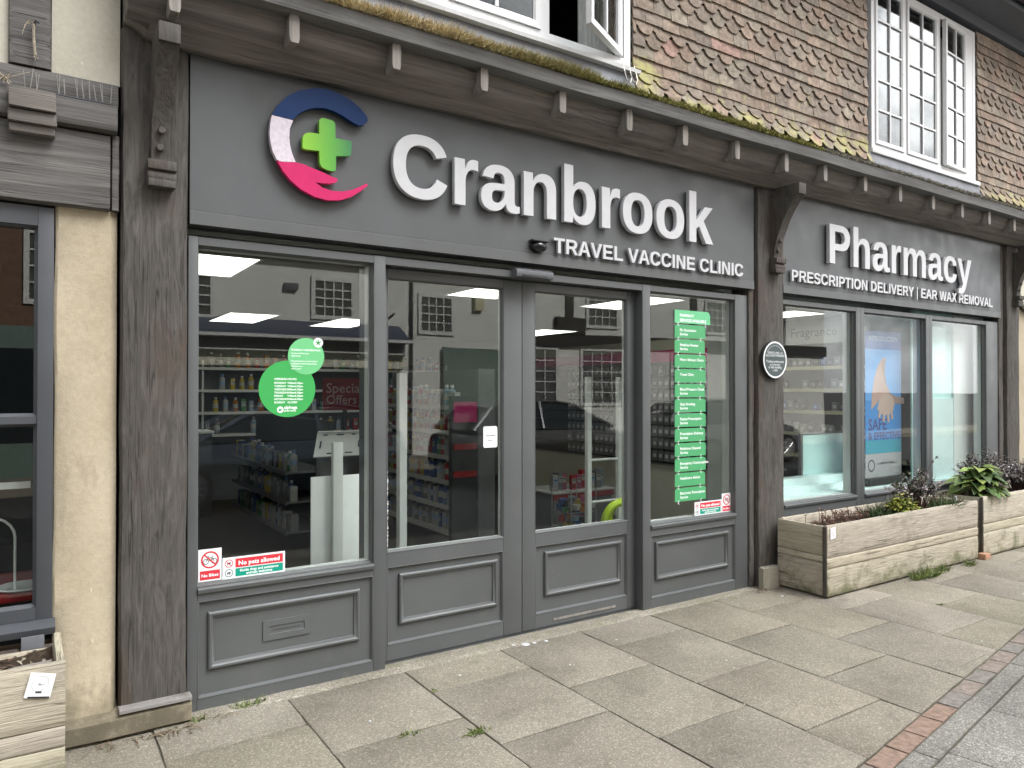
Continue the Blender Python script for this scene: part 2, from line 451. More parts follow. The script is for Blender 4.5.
# ------------------------------------------------------------------ mesh helpers
ORG = {}
class MB:
    def __init__(s, *mats):
        s.bm = bmesh.new()
        s.mats = [m if isinstance(m, str) else m for m in mats]
        s.lay = s.bm.loops.layers.float_color.new('tone')
        s.tone = (1, 1, 1)
        s.mi = 0
        s.sm = False
    def face(s, vs, smooth=None):
        try:
            f = s.bm.faces.new(vs)
        except ValueError:
            return None
        f.material_index = s.mi
        f.smooth = s.sm if smooth is None else smooth
        for lp in f.loops:
            lp[s.lay] = (*s.tone, 1)
        return f
    def v(s, *p):
        return s.bm.verts.new(p[0] if len(p) == 1 else p)
    def poly(s, pts, smooth=None):
        return s.face([s.v(p) for p in pts], smooth)
    def box(s, x0, x1, y0, y1, z0, z1, bev=0.0, rot=None, jit=0.0):
        x0, x1 = min(x0, x1), max(x0, x1); y0, y1 = min(y0, y1), max(y0, y1); z0, z1 = min(z0, z1), max(z0, z1)
        P = [Vector((x, y, z)) for x in (x0, x1) for y in (y0, y1) for z in (z0, z1)]
        if jit:
            P = [p + Vector([random.uniform(-jit, jit) for _ in range(3)]) for p in P]
        if rot:
            c = Vector(((x0 + x1) / 2, (y0 + y1) / 2, (z0 + z1) / 2)) if len(rot) == 2 else Vector(rot[2])
            from mathutils import Matrix
            m = Matrix.Rotation(rot[1], 3, rot[0])
            P = [m @ (p - c) + c for p in P]
        V = [s.v(p) for p in P]
        fs = [s.face([V[i] for i in q]) for q in ((0, 1, 3, 2), (4, 6, 7, 5), (0, 4, 5, 1), (2, 3, 7, 6), (0, 2, 6, 4), (1, 5, 7, 3))]
        if bev:
            es = list({e for f in fs for e in f.edges})
            r = bmesh.ops.bevel(s.bm, geom=es, offset=bev, segments=2, affect='EDGES', profile=0.6)
            for f in r['faces']:
                f.material_index = s.mi
                for lp in f.loops:
                    lp[s.lay] = (*s.tone, 1)
        return s
    def prism(s, pts, fn, d0, d1):
        """2-D outline pts, fn(u, v, d) -> point; closed solid between d0 and d1"""
        a = [s.v(fn(u, w, d0)) for u, w in pts]
        b = [s.v(fn(u, w, d1)) for u, w in pts]
        s.face(a); s.face(list(reversed(b)))
        n = len(pts)
        for i in range(n):
            s.face([a[i], b[i], b[(i + 1) % n], a[(i + 1) % n]])
        return s
    def xz(s, pts, y0, y1):
        return s.prism(pts, lambda u, w, d: (u, d, w), y0, y1)
    def ring(s, x0, x1, z0, z1, prof, closed=True):
        """mitred moulding round a rectangle in the facade plane; prof = [(inset, y)]"""
        L = []
        for i, y in prof:
            L.append([s.v(x, y, z) for x, z in ((x0 + i, z0 + i), (x1 - i, z0 + i), (x1 - i, z1 - i), (x0 + i, z1 - i))])
        n = len(L)
        for k in range(n if closed else n - 1):
            A, B = L[k], L[(k + 1) % n]
            for j in range(4):
                s.face([A[j], A[(j + 1) % 4], B[(j + 1) % 4], B[j]])
        return s
    def tube(s, pts, r, n=8, cap=True):
        pts = [Vector(p) for p in pts]
        rs = r if isinstance(r, (list, tuple)) else [r] * len(pts)
        rings = []
        prev = None
        for i, p in enumerate(pts):
            d = (pts[min(i + 1, len(pts) - 1)] - pts[max(i - 1, 0)])
            if d.length < 1e-9:
                d = Vector((0, 0, 1))
            d.normalize()
            u = prev - d * prev.dot(d) if prev else (Vector((0, 0, 1)).cross(d) if abs(d.z) < 0.95 else Vector((1, 0, 0)).cross(d))
            u.normalize(); prev = u
            w = d.cross(u)
            rings.append([s.v(p + (u * math.cos(6.2832 * k / n) + w * math.sin(6.2832 * k / n)) * rs[i]) for k in range(n)])
        for a, b in zip(rings, rings[1:]):
            for k in range(n):
                s.face([a[k], a[(k + 1) % n], b[(k + 1) % n], b[k]], True)
        if cap:
            s.face(list(reversed(rings[0]))); s.face(rings[-1])
        return s
    def lathe(s, c, prof, n=16, fn=None, smooth=True):
        """prof = [(r, h)], axis z by default; fn(x, y, h) remaps"""
        fn = fn or (lambda a, b, h: (c[0] + a, c[1] + b, c[2] + h))
        rings = []
        for r, h in prof:
            rings.append([s.v(fn(r * math.cos(6.2832 * k / n), r * math.sin(6.2832 * k / n), h)) for k in range(n)])
        for a, b in zip(rings, rings[1:]):
            for k in range(n):
                s.face([a[k], a[(k + 1) % n], b[(k + 1) % n], b[k]], smooth)
        s.face(list(reversed(rings[0])), False); s.face(rings[-1], False)
        return s
    def loft(s, secs, smooth=True, cap=True):
        rings = [[s.v(p) for p in r] for r in secs]
        n = len(rings[0])
        for a, b in zip(rings, rings[1:]):
            for k in range(n):
                s.face([a[k], a[(k + 1) % n], b[(k + 1) % n], b[k]], smooth)
        if cap:
            s.face(list(reversed(rings[0])), False); s.face(rings[-1], False)
        return s
    def timber(s, x0, x1, y0, y1, z0, z1, axis='z', amp=0.006, seg=24, rad=0.012, seed=0.0):
        """rough-sawn beam: rounded section lofted along axis, jittered by noise"""
        if axis == 'z': a0, a1, b0, b1, l0, l1 = x0, x1, y0, y1, z0, z1
        elif axis == 'x': a0, a1, b0, b1, l0, l1 = y0, y1, z0, z1, x0, x1
        else: a0, a1, b0, b1, l0, l1 = x0, x1, z0, z1, y0, y1
        pts = []
        q = 4
        for (p, t, m) in (((a0, b0), (a1, b0), 6), ((a1, b0), (a1, b1), 6), ((a1, b1), (a0, b1), 6), ((a0, b1), (a0, b0), 6)):
            for i in range(m):
                f = i / m
                pts.append((p[0] + (t[0] - p[0]) * f, p[1] + (t[1] - p[1]) * f))
        ca, cb = (a0 + a1) / 2, (b0 + b1) / 2
        secs = []
        for i in range(seg + 1):
            l = l0 + (l1 - l0) * i / seg
            sec = []
            for (a, b) in pts:
                if (a in (a0, a1)) and (b in (b0, b1)):
                    a += rad * (1 if a < ca else -1) * 0.5; b += rad * (1 if b < cb else -1) * 0.5
                P = {'z': (a, b, l), 'x': (l, a, b), 'y': (a, l, b)}[axis]
                n1 = mn.noise(Vector(P) * 2.3 + Vector((seed, 0, 0))) + 0.5 * mn.noise(Vector(P) * 9.0 + Vector((seed, 5, 0)))
                n2 = mn.noise(Vector(P) * 2.3 + Vector((seed, 9, 3))) + 0.5 * mn.noise(Vector(P) * 9.0 + Vector((seed, 2, 8)))
                a += n1 * amp; b += n2 * amp
                sec.append({'z': (a, b, l), 'x': (l, a, b), 'y': (a, l, b)}[axis])
            secs.append(sec)
        s.loft(secs, True)
        return s
    def mesh(s, name, org):
        bmesh.ops.recalc_face_normals(s.bm, faces=s.bm.faces[:])
        me = bpy.data.meshes.new(name)
        for v in s.bm.verts:
            v.co -= org
        s.bm.to_mesh(me)
        s.bm.free()
        for m in s.mats:
            me.materials.append(M[m])
        me.set_sharp_from_angle(angle=R(38))
        return me

def obj(name, mb, parent=None, label=None, cat=None, group=None, kind=None, org=None):
    if parent is not None:
        o_ = ORG[parent.name]
    elif org is not None:
        o_ = Vector(org)
    else:
        vs_ = [v.co for v in mb.bm.verts]
        o_ = Vector(((min(v.x for v in vs_) + max(v.x for v in vs_)) / 2, (min(v.y for v in vs_) + max(v.y for v in vs_)) / 2, min(v.z for v in vs_)))
    ob = bpy.data.objects.new(name, mb.mesh(name, o_))
    COL.objects.link(ob)
    if parent is not None:
        ob.parent = parent
    else:
        ob.location = o_
    ORG[ob.name] = o_.copy()
    props(ob, label, cat, group, kind)
    return ob

def props(ob, label=None, cat=None, group=None, kind=None):
    if label: ob['label'] = label
    if cat: ob['category'] = cat
    if group: ob['group'] = group
    if kind: ob['kind'] = kind
    return ob

def thing(name, label, cat, loc, group=None):
    ob = bpy.data.objects.new(name, None)
    ob.empty_display_size = 0.1
    COL.objects.link(ob)
    ob.location = loc
    ORG[ob.name] = Vector(loc)
    return props(ob, label, cat, group)

def copy_tree(o, loc, label=None, group=None, rz=None, parent=None):
    c = o.copy()
    COL.objects.link(c)
    if parent is None:
        c.location = loc
        if rz is not None:
            c.rotation_euler = (0, 0, rz)
        props(c, label, None, group)
    else:
        c.parent = parent
    for ch in list(o.children):
        copy_tree(ch, None, parent=c)
    return c

def structure(name, mb):
    return obj(name, mb, kind='structure')

# ------------------------------------------------------------------ lettering (bold grotesque outlines, drawn as paths)
GLY = {
'C': (1479, "M795 212Q1062 212 1166 480L1423 383Q1340 179 1179 79Q1019 -20 795 -20Q455 -20 269 172Q84 365 84 711Q84 1058 263 1244Q442 1430 782 1430Q1030 1430 1186 1330Q1342 1231 1405 1038L1145 967Q1112 1073 1015 1135Q919 1198 788 1198Q588 1198 484 1074Q381 950 381 711Q381 468 487 340Q594 212 795 212Z"),
'r': (797, "M143 0V828Q143 917 140 976Q138 1036 135 1082H403Q406 1064 411 972Q416 881 416 851H420Q461 965 493 1011Q525 1058 569 1080Q613 1103 679 1103Q733 1103 766 1088V853Q698 868 646 868Q541 868 482 783Q424 698 424 531V0Z"),
'a': (1139, "M393 -20Q236 -20 148 65Q60 151 60 306Q60 474 169 562Q279 650 487 652L720 656V711Q720 817 683 868Q646 920 562 920Q484 920 447 884Q411 849 402 767L109 781Q136 939 253 1020Q371 1102 574 1102Q779 1102 890 1001Q1001 900 1001 714V320Q1001 229 1021 194Q1042 160 1090 160Q1122 160 1152 166V14Q1127 8 1107 3Q1087 -2 1067 -5Q1047 -8 1024 -10Q1002 -12 972 -12Q866 -12 815 40Q765 92 755 193H749Q631 -20 393 -20ZM720 501L576 499Q478 495 437 477Q396 460 374 424Q353 388 353 328Q353 251 388 213Q424 176 483 176Q549 176 603 212Q658 248 689 311Q720 375 720 446Z"),
'n': (1251, "M844 0V607Q844 892 651 892Q549 892 486 804Q424 717 424 580V0H143V840Q143 927 140 982Q138 1038 135 1082H403Q406 1063 411 980Q416 898 416 867H420Q477 991 563 1047Q649 1103 768 1103Q940 1103 1032 997Q1124 891 1124 687V0Z"),
'b': (1251, "M1167 545Q1167 277 1059 128Q952 -20 752 -20Q637 -20 553 30Q469 80 424 174H422Q422 139 417 78Q413 17 408 0H135Q143 93 143 247V1484H424V1070L420 894H424Q519 1102 770 1102Q962 1102 1064 956Q1167 811 1167 545ZM874 545Q874 729 820 818Q766 907 653 907Q539 907 479 811Q420 716 420 536Q420 364 478 268Q537 172 651 172Q874 172 874 545Z"),
'o': (1251, "M1171 542Q1171 279 1025 129Q879 -20 621 -20Q368 -20 224 130Q80 280 80 542Q80 803 224 952Q368 1102 627 1102Q892 1102 1031 957Q1171 813 1171 542ZM877 542Q877 735 814 822Q751 909 631 909Q375 909 375 542Q375 361 437 266Q500 172 618 172Q877 172 877 542Z"),
'k': (1139, "M834 0L545 490L424 406V0H143V1484H424V634L810 1082H1112L732 660L1141 0Z"),
'P': (1366, "M1296 963Q1296 827 1234 720Q1172 613 1056 554Q941 496 782 496H432V0H137V1409H770Q1023 1409 1159 1292Q1296 1176 1296 963ZM999 958Q999 1180 737 1180H432V723H745Q867 723 933 783Q999 844 999 958Z"),
'h': (1251, "M420 866Q477 990 563 1046Q649 1102 768 1102Q940 1102 1032 996Q1124 890 1124 686V0H844V606Q844 891 651 891Q549 891 486 803Q424 716 424 579V0H143V1484H424V1079Q424 970 416 866Z"),
'm': (1821, "M780 0V607Q780 892 616 892Q531 892 477 805Q424 718 424 580V0H143V840Q143 927 140 982Q138 1038 135 1082H403Q406 1063 411 980Q416 898 416 867H420Q472 991 549 1047Q627 1103 735 1103Q983 1103 1036 867H1042Q1097 993 1174 1048Q1251 1103 1370 1103Q1528 1103 1611 995Q1694 888 1694 687V0H1415V607Q1415 892 1251 892Q1169 892 1116 812Q1064 733 1059 593V0Z"),
'c': (1139, "M594 -20Q348 -20 214 126Q80 273 80 535Q80 803 215 952Q350 1102 598 1102Q789 1102 914 1006Q1039 910 1071 741L788 727Q776 810 728 859Q680 909 592 909Q375 909 375 546Q375 172 596 172Q676 172 730 222Q784 273 797 373L1079 360Q1064 249 999 162Q935 75 830 27Q725 -20 594 -20Z"),
'y': (1139, "M283 -425Q182 -425 106 -412V-212Q159 -220 203 -220Q263 -220 302 -201Q342 -182 373 -138Q405 -94 444 11L16 1082H313L483 575Q523 466 584 241L609 336L674 571L834 1082H1128L700 -57Q614 -265 521 -345Q429 -425 283 -425Z"),
'T': (1251, "M773 1181V0H478V1181H23V1409H1229V1181Z"),
'R': (1479, "M1105 0L778 535H432V0H137V1409H841Q1093 1409 1230 1300Q1367 1192 1367 989Q1367 841 1283 733Q1199 626 1056 592L1437 0ZM1070 977Q1070 1180 810 1180H432V764H818Q942 764 1006 820Q1070 876 1070 977Z"),
'A': (1479, "M1133 0L1008 360H471L346 0H51L565 1409H913L1425 0ZM739 1192L733 1170Q723 1134 709 1088Q695 1042 537 582H942L803 987L760 1123Z"),
'V': (1366, "M834 0H535L14 1409H322L612 504Q639 416 686 238L707 324L758 504L1047 1409H1352Z"),
'E': (1366, "M137 0V1409H1245V1181H432V827H1184V599H432V228H1286V0Z"),
'L': (1251, "M137 0V1409H432V228H1188V0Z"),
'I': (569, "M137 0V1409H432V0Z"),
'N': (1479, "M995 0L381 1085Q399 927 399 831V0H137V1409H474L1097 315Q1079 466 1079 590V1409H1341V0Z"),
'S': (1366, "M1286 406Q1286 199 1132 89Q979 -20 682 -20Q411 -20 257 76Q103 172 59 367L344 414Q373 302 457 251Q541 201 690 201Q999 201 999 389Q999 449 963 488Q928 527 863 553Q799 579 616 616Q458 653 396 675Q334 698 284 728Q234 759 199 802Q164 845 144 903Q125 961 125 1036Q125 1227 268 1328Q412 1430 686 1430Q948 1430 1079 1348Q1211 1266 1249 1077L963 1038Q941 1129 873 1175Q806 1221 680 1221Q412 1221 412 1053Q412 998 440 963Q469 928 525 903Q581 879 752 842Q955 799 1042 762Q1130 726 1181 677Q1232 629 1259 561Q1286 494 1286 406Z"),
'O': (1593, "M1507 711Q1507 491 1420 324Q1333 157 1171 68Q1009 -20 793 -20Q461 -20 272 175Q84 371 84 711Q84 1050 272 1240Q460 1430 795 1430Q1130 1430 1318 1238Q1507 1046 1507 711ZM1206 711Q1206 939 1098 1068Q990 1198 795 1198Q597 1198 489 1069Q381 941 381 711Q381 479 491 345Q602 212 793 212Q991 212 1098 342Q1206 472 1206 711Z"),
'D': (1479, "M1393 715Q1393 497 1307 334Q1222 172 1065 86Q909 0 707 0H137V1409H647Q1003 1409 1198 1229Q1393 1050 1393 715ZM1096 715Q1096 942 978 1061Q860 1181 641 1181H432V228H682Q872 228 984 359Q1096 490 1096 715Z"),
'Y': (1366, "M831 578V0H537V578L35 1409H344L682 813L1024 1409H1333Z"),
'W': (1933, "M1567 0H1217L1026 815Q991 959 967 1116Q943 985 928 916Q913 848 715 0H365L2 1409H301L505 499L551 279Q579 418 605 544Q632 671 805 1409H1135L1313 659Q1334 575 1384 279L1409 395L1462 625L1632 1409H1931Z"),
'X': (1366, "M1038 0L684 561L330 0H18L506 741L59 1409H371L684 911L997 1409H1307L879 741L1348 0Z"),
'M': (1706, "M1307 0V854Q1307 883 1307 912Q1308 941 1317 1161Q1246 892 1212 786L958 0H748L494 786L387 1161Q399 929 399 854V0H137V1409H532L784 621L806 545L854 356L916 582L1176 1409H1569V0Z"),
'|': (573, "M190 -300V1484H383V-300Z"), ' ': (569, ""),
}
import re
def contours(path, n=6):
    out, cur, p = [], [], (0, 0)
    for cmd, arg in re.findall(r'([MLHVQZ])([^MLHVQZ]*)', path):
        a = [float(x) for x in re.findall(r'-?\d+\.?\d*', arg)]
        if cmd == 'M': cur = [(a[0], a[1])]; p = cur[0]
        elif cmd == 'L': p = (a[0], a[1]); cur.append(p)
        elif cmd == 'H': p = (a[0], p[1]); cur.append(p)
        elif cmd == 'V': p = (p[0], a[0]); cur.append(p)
        elif cmd == 'Q':
            c, e = (a[0], a[1]), (a[2], a[3])
            for i in range(1, n + 1):
                t = i / n
                cur.append(((1 - t) ** 2 * p[0] + 2 * t * (1 - t) * c[0] + t * t * e[0], (1 - t) ** 2 * p[1] + 2 * t * (1 - t) * c[1] + t * t * e[1]))
            p = e
        elif cmd == 'Z':
            if abs(cur[0][0] - cur[-1][0]) < 1 and abs(cur[0][1] - cur[-1][1]) < 1: cur.pop()
            out.append(cur)
    return out

def shape_mesh(cons, depth, bevel=0.0):
    cu = bpy.data.curves.new('tmp', 'CURVE')
    cu.dimensions = '2D'; cu.fill_mode = 'BOTH'
    cu.extrude = depth / 2
    cu.bevel_depth = bevel; cu.bevel_resolution = 1
    for c in cons:
        sp = cu.splines.new('POLY')
        sp.points.add(len(c) - 1)
        for i, (x, y) in enumerate(c):
            sp.points[i].co = (x, y, 0, 1)
        sp.use_cyclic_u = True
    o = bpy.data.objects.new('tmp', cu)
    me = bpy.data.meshes.new_from_object(o)
    bpy.data.objects.remove(o); bpy.data.curves.remove(cu)
    return me

def sign_line(text, x0, x1, zbase, cap, yface, depth, root, mat='letter_white', side=None):
    adv = sum(GLY[c][0] for c in text)
    lsb = 84 if text[0] in 'C' else (23 if text[0] == 'T' else 137)
    last = {'k': 0, 'y': 11, 'C': 56, 'L': 63}[text[-1]]
    sx_ = (x1 - x0) / (adv - lsb - last)
    sz_ = cap / 1409.0
    x = x0 - lsb * sx_
    for ch in text:
        w, path = GLY[ch]
        if path:
            me = shape_mesh([[(x + px * sx_, zbase + pz * sz_) for px, pz in c] for c in contours(path)], depth, depth * 0.04)
            mb = MB(mat)
            mb.bm.from_mesh(me)
            bpy.data.meshes.remove(me)
            for v in mb.bm.verts:
                v.co = Vector((v.co.x, yface + depth / 2 - v.co.z, v.co.y))
            obj('letter', mb, root)
        x += w * sx_

FCACHE = {}
def text_on(mb, body, fn, x, y, w=None, h=None, size=None, d=0.0004, align='L', off=0.012, mi=1, tone=(1, 1, 1)):
    """small print: fn(u, v, d) maps local (right, up, towards the viewer) to world"""
    cu = bpy.data.curves.new('tmp', 'FONT')
    cu.body = body; cu.size = 1.0; cu.offset = off; cu.resolution_u = 2
    o = bpy.data.objects.new('tmp', cu)
    me = bpy.data.meshes.new_from_object(o)
    bpy.data.objects.remove(o); bpy.data.curves.remove(cu)
    if not me.vertices:
        return
    xs = [v.co.x for v in me.vertices]; ys = [v.co.y for v in me.vertices]
    W, H = max(xs) - min(xs), max(ys) - min(ys)
    s = size if size else (h / 0.7 if h else w / W)
    sxx = w / W if w else s
    if align == 'C': x -= W * sxx / 2
    if align == 'R': x -= W * sxx
    V = [mb.v(fn(x + (v.co.x - min(xs)) * sxx, y + v.co.y * s, d)) for v in me.vertices]
    pm, pt = mb.mi, mb.tone
    mb.mi, mb.tone = mi, tone
    for p in me.polygons:
        mb.face([V[i] for i in p.vertices])
    mb.mi, mb.tone = pm, pt
    bpy.data.meshes.remove(me)

def flat(mb, fn, pts, d, tone, mi=0):
    pm, pt = mb.mi, mb.tone
    mb.mi, mb.tone = mi, tone
    mb.face([mb.v(fn(u, w, d)) for u, w in pts])
    mb.mi, mb.tone = pm, pt
def rect(u0, u1, v0, v1):
    return [(u0, v0), (u1, v0), (u1, v1), (u0, v1)]
def disc(cu, cv, r, n=28, rv=None):
    return [(cu + r * math.cos(6.2832 * i / n), cv + (rv or r) * math.sin(6.2832 * i / n)) for i in range(n)]
def annulus(mb, fn, cu, cv, r0, r1, d, tone, n=28, mi=0):
    pm, pt = mb.mi, mb.tone
    mb.mi, mb.tone = mi, tone
    a = [mb.v(fn(u, w, d)) for u, w in disc(cu, cv, r0, n)]
    b = [mb.v(fn(u, w, d)) for u, w in disc(cu, cv, r1, n)]
    for i in range(n):
        mb.face([a[i], b[i], b[(i + 1) % n], a[(i + 1) % n]])
    mb.mi, mb.tone = pm, pt
def bar2(mb, fn, a, b, w, d, tone):
    du, dv_ = b[0] - a[0], b[1] - a[1]
    L = math.hypot(du, dv_); nx, ny = -dv_ / L * w / 2, du / L * w / 2
    flat(mb, fn, [(a[0] + nx, a[1] + ny), (a[0] - nx, a[1] - ny), (b[0] - nx, b[1] - ny), (b[0] + nx, b[1] + ny)], d, tone)
def front(y):
    return lambda u, v, d: (u, y - d, v)

# ------------------------------------------------------------------ ground
def edge_y(x):            # inner line of the brick edging, running out of true with the shop front
    return -2.497 + 0.1605 * x
def clip_half(poly, f):
    out = []
    for i, p in enumerate(poly):
        q = poly[(i + 1) % len(poly)]
        fp, fq = f(p), f(q)
        if fp >= 0: out.append(p)
        if (fp >= 0) != (fq >= 0):
            t = fp / (fp - fq)
            out.append((p[0] + (q[0] - p[0]) * t, p[1] + (q[1] - p[1]) * t))
    return out

g = MB('tarmac')
g.poly([(-400, -400, -0.13), (400, -400, -0.13), (400, 400, -0.13), (-400, 400, -0.13)])
structure('road', g)
g = MB('joint_soil')
g.box(-14, 30, -4.6, 0.04, -0.129, -0.007)
structure('pavement_bed', g)
g = MB('aggregate')
for kx in range(-20, 44):
    g.tone = (0.35, 0.35, 0.36)
    g.box(kx * 0.9 + 0.004, kx * 0.9 + 0.896, -4.76, -4.605, -0.128, 0.004, 0.012)
structure('kerb', g)

def slab(mb, poly, z1, gap=0.0, tilt=0.0025):
    if len(poly) < 3: return
    cx = sum(p[0] for p in poly) / len(poly); cy = sum(p[1] for p in poly) / len(poly)
    ax, ay, dz = random.uniform(-tilt, tilt), random.uniform(-tilt, tilt), random.uniform(-0.002, 0.002)
    pts = []
    n = len(poly)
    for i in range(n):             # chip the corners and let the edges wander a little
        p, q = poly[i], poly[(i + 1) % n]
        L = math.hypot(q[0] - p[0], q[1] - p[1])
        k = max(1, int(L / 0.09))
        for j in range(k):
            f = j / k
            x, y = p[0] + (q[0] - p[0]) * f, p[1] + (q[1] - p[1]) * f
            dx, dy = cx - x, cy - y
            r = math.hypot(dx, dy) or 1
            w = gap + 0.0022 * (1 + mn.noise(Vector((x * 9, y * 9, 3.1)))) + (random.random() ** 4) * 0.008 * (0.5 if j else 1.2)
            pts.append((x + dx / r * w, y + dy / r * w))
    top = [mb.v(x, y, z1 + dz + (x - cx) * ax + (y - cy) * ay - 0.0025) for x, y in pts]
    ins = [mb.v(x + (cx - x) * 0.012, y + (cy - y) * 0.012, z1 + dz + (x - cx) * ax + (y - cy) * ay) for x, y in pts]
    bot = [mb.v(x, y, z1 - 0.03) for x, y in pts]
    m = len(pts)
    mb.face(ins)
    for i in range(m):
        mb.face([top[i], top[(i + 1) % m], ins[(i + 1) % m], ins[i]])
        mb.face([bot[i], bot[(i + 1) % m], top[(i + 1) % m], top[i]])

g = MB('concrete_slab')
xe = [-3.89, -3.26, -2.64, -2.02, -1.40, -0.77, -0.15, 0.47, 1.083, 1.722, 2.345, 2.95, 3.57, 4.205, 4.82, 5.46, 6.08, 6.70, 7.33, 7.95, 8.57, 9.2, 9.82, 10.44, 11.06, 11.7, 12.3, 12.9, 13.5, 14.2, 14.8, 15.4]
for i in range(len(xe) - 1):
    y = -0.085
    first = 0.33 if i % 2 == 1 else 0.66
    ln = first
    while y > -4.55:
        y2 = y - ln
        p = [(xe[i], y), (xe[i], y2), (xe[i + 1], y2), (xe[i + 1], y)]
        p = clip_half(p, lambda q: q[1] - edge_y(q[0]) - 0.004)
        if len(p) >= 3:
            t = random.uniform(0.93, 1.05)
            g.tone = (t, t * random.uniform(0.985, 1.01), t * random.uniform(0.95, 1.02))
            slab(g, p, 0.0, 0.0019)
        y, ln = y2, 0.655
structure('paving_slabs', g)

g = MB('mortar_strip')
n = 150
pr = None
for i in range(n + 1):
    x = -4 + 19 * i / n
    yo = -0.078 - 0.012 * mn.noise(Vector((x * 3, 0, 0)))
    zt = 0.004 + 0.006 * mn.noise(Vector((x * 5, 4, 0)))
    c_ = [g.v(x, yo, -0.006), g.v(x, yo + 0.008, zt - 0.002), g.v(x, -0.03, zt + 0.003), g.v(x, 0.06, 0.003)]
    if pr:
        for k in range(3):
            g.face([pr[k], c_[k], c_[k + 1], pr[k + 1]], True)
    pr = c_
structure('mortar_strip', g)

# brick edging and the speckled lower pavement, both laid along the slanted line
ed = Vector((1, 0.1605, 0)).normalized(); en = Vector((ed.y, -ed.x, 0))
def along(s_, t_):
    p = Vector((0, edge_y(0), 0)) + ed * s_ + en * t_
    return (p.x, p.y)
g = MB('brick')
s_ = -6.0
while s_ < 16:
    L = 0.215
    warm = random.uniform(-0.45, 0.3) + (0.35 if 1.5 < s_ < 3.75 else -0.1)
    g.tone = (0.255, 0.18, 0.14) if warm > 0.2 else ((0.235, 0.195, 0.165) if warm > -0.1 else (0.205, 0.188, 0.167))
    slab(g, [along(s_, 0.002), along(s_ + L, 0.002), along(s_ + L, 0.1), along(s_, 0.1)], -0.001, 0.002, 0.01)
    s_ += L + 0.003
structure('brick_edging', g)
g = MB('aggregate')
s_ = -6.0; row = 0
for (t0, t1, L, off) in ((0.104, 0.2, 0.75, 0.2), (0.205, 0.66, 0.62, 0.0), (0.665, 1.12, 0.62, 0.3)):
    s_ = -6.0 + off
    while s_ < 16:
        t = random.uniform(0.9, 1.08)
        g.tone = (t, t, t)
        p = [along(s_, t0), along(s_ + L, t0), along(s_ + L, t1), along(s_, t1)]
        p = clip_half(p, lambda q: q[1] + 4.6)
        slab(g, p, -0.002, 0.002, 0.004)
        s_ += L
structure('speckled_paving', g)
g = MB('tarmac')
q_ = [along(-6, 1.124), along(18, 1.124), (18, -4.6), (-8, -4.6)]
q_ = clip_half(q_, lambda p: p[1] + 4.6)
g.prism(q_, lambda u, v_, d: (u, v_, d), -0.006, -0.003)
structure('unseen_dark_footway', g)  # unseen ground, made dark to dim its reflection in the windows

# ------------------------------------------------------------------ the pharmacy building
B = thing('pharmacy_building', 'timber framed pharmacy with charcoal painted shopfront below hung clay tiles', 'building', (4.8, 0, 0))

def post(x0, x1, seed, foot):
    m = MB('oak_post')
    m.timber(x0, x1, -0.05, 0.17, foot, 3.20, 'z', 0.0055, 46, 0.018, seed)
    return obj('oak_post', m, B)
def bracket(xc, w, par, seed):
    """curved brace springing from a moulded foot on the post up to the jetty beam"""
    m = MB('oak_post')
    prof = []
    for i in range(15):
        t = i / 14
        z = 2.58 + 0.50 * t
        f = -0.085 - 0.225 * (t ** 1.9)
        prof.append((f, z))
    back = [(-0.052, z) for f, z in reversed(prof)]
    pts = prof + back
    secs = []
    for k in range(6):
        x = xc - w / 2 + w * k / 5
        secs.append([(x + 0.004 * mn.noise(Vector((y * 9, z * 9, seed))), y + 0.004 * mn.noise(Vector((x * 9, z * 7, seed + 3))), z) for y, z in pts])
    m.loft(secs, False)
    m.box(xc - w / 2 - 0.002, xc + w / 2 + 0.002, -0.316, -0.10, 3.065, 3.15, 0.006)
    b = obj('bracket', m, par)
    m = MB('oak_post')
    m.box(xc - 0.062, xc + 0.062, -0.125, -0.049, 2.555, 2.60, 0.008)
    m.lathe((0, 0, 0), [(0.036, -0.06), (0.038, -0.055), (0.038, 0.055), (0.036, 0.06)], 14, lambda a, b_, h: (xc + h, -0.078 + a * 1.0, 2.527 + b_))
    m.box(xc - 0.058, xc + 0.058, -0.115, -0.049, 2.480, 2.515, 0.006)
    obj('bracket_foot', m, par)
    for (px, pz) in ((xc - 0.008, 2.66), (xc - 0.004, 2.735)):
        t = (pz - 2.58) / 0.50
        y = -0.085 - 0.225 * t ** 1.9
        m = MB('oak_post')
        m.lathe((0, 0, 0), [(0.017, 0.01), (0.017, -0.012), (0.013, -0.018)], 10, lambda a, b_, h: (px + a, y + h, pz + b_))
        obj('peg', m, par)
p1 = post(0.338, 0.622, 1.0, 0.118)
p2 = post(4.775, 5.105, 5.0, 0.0)
p3 = post(9.02, 9.33, 9.0, 0.0)
bracket(0.497, 0.085, p1, 1)
bracket(4.965, 0.085, p2, 2)
bracket(9.20, 0.085, p3, 3)
# secondary upright strips beside the posts
m = MB('oak_post')
m.timber(4.70, 4.768, -0.015, 0.16, 0.0, 2.36, 'z', 0.004, 40, 0.01, 33)
obj('oak_strip', m, B)
m = MB('oak_post')
m.timber(8.905, 9.012, -0.012, 0.16, 0.0, 3.15, 'z', 0.004, 40, 0.01, 34)
obj('oak_strip', m, B)
m = MB('small_stone')
m.timber(4.745, 4.945, -0.125, -0.058, 0.0, 0.165, 'z', 0.006, 6, 0.03, 3)
obj('stone_pad', m, B)

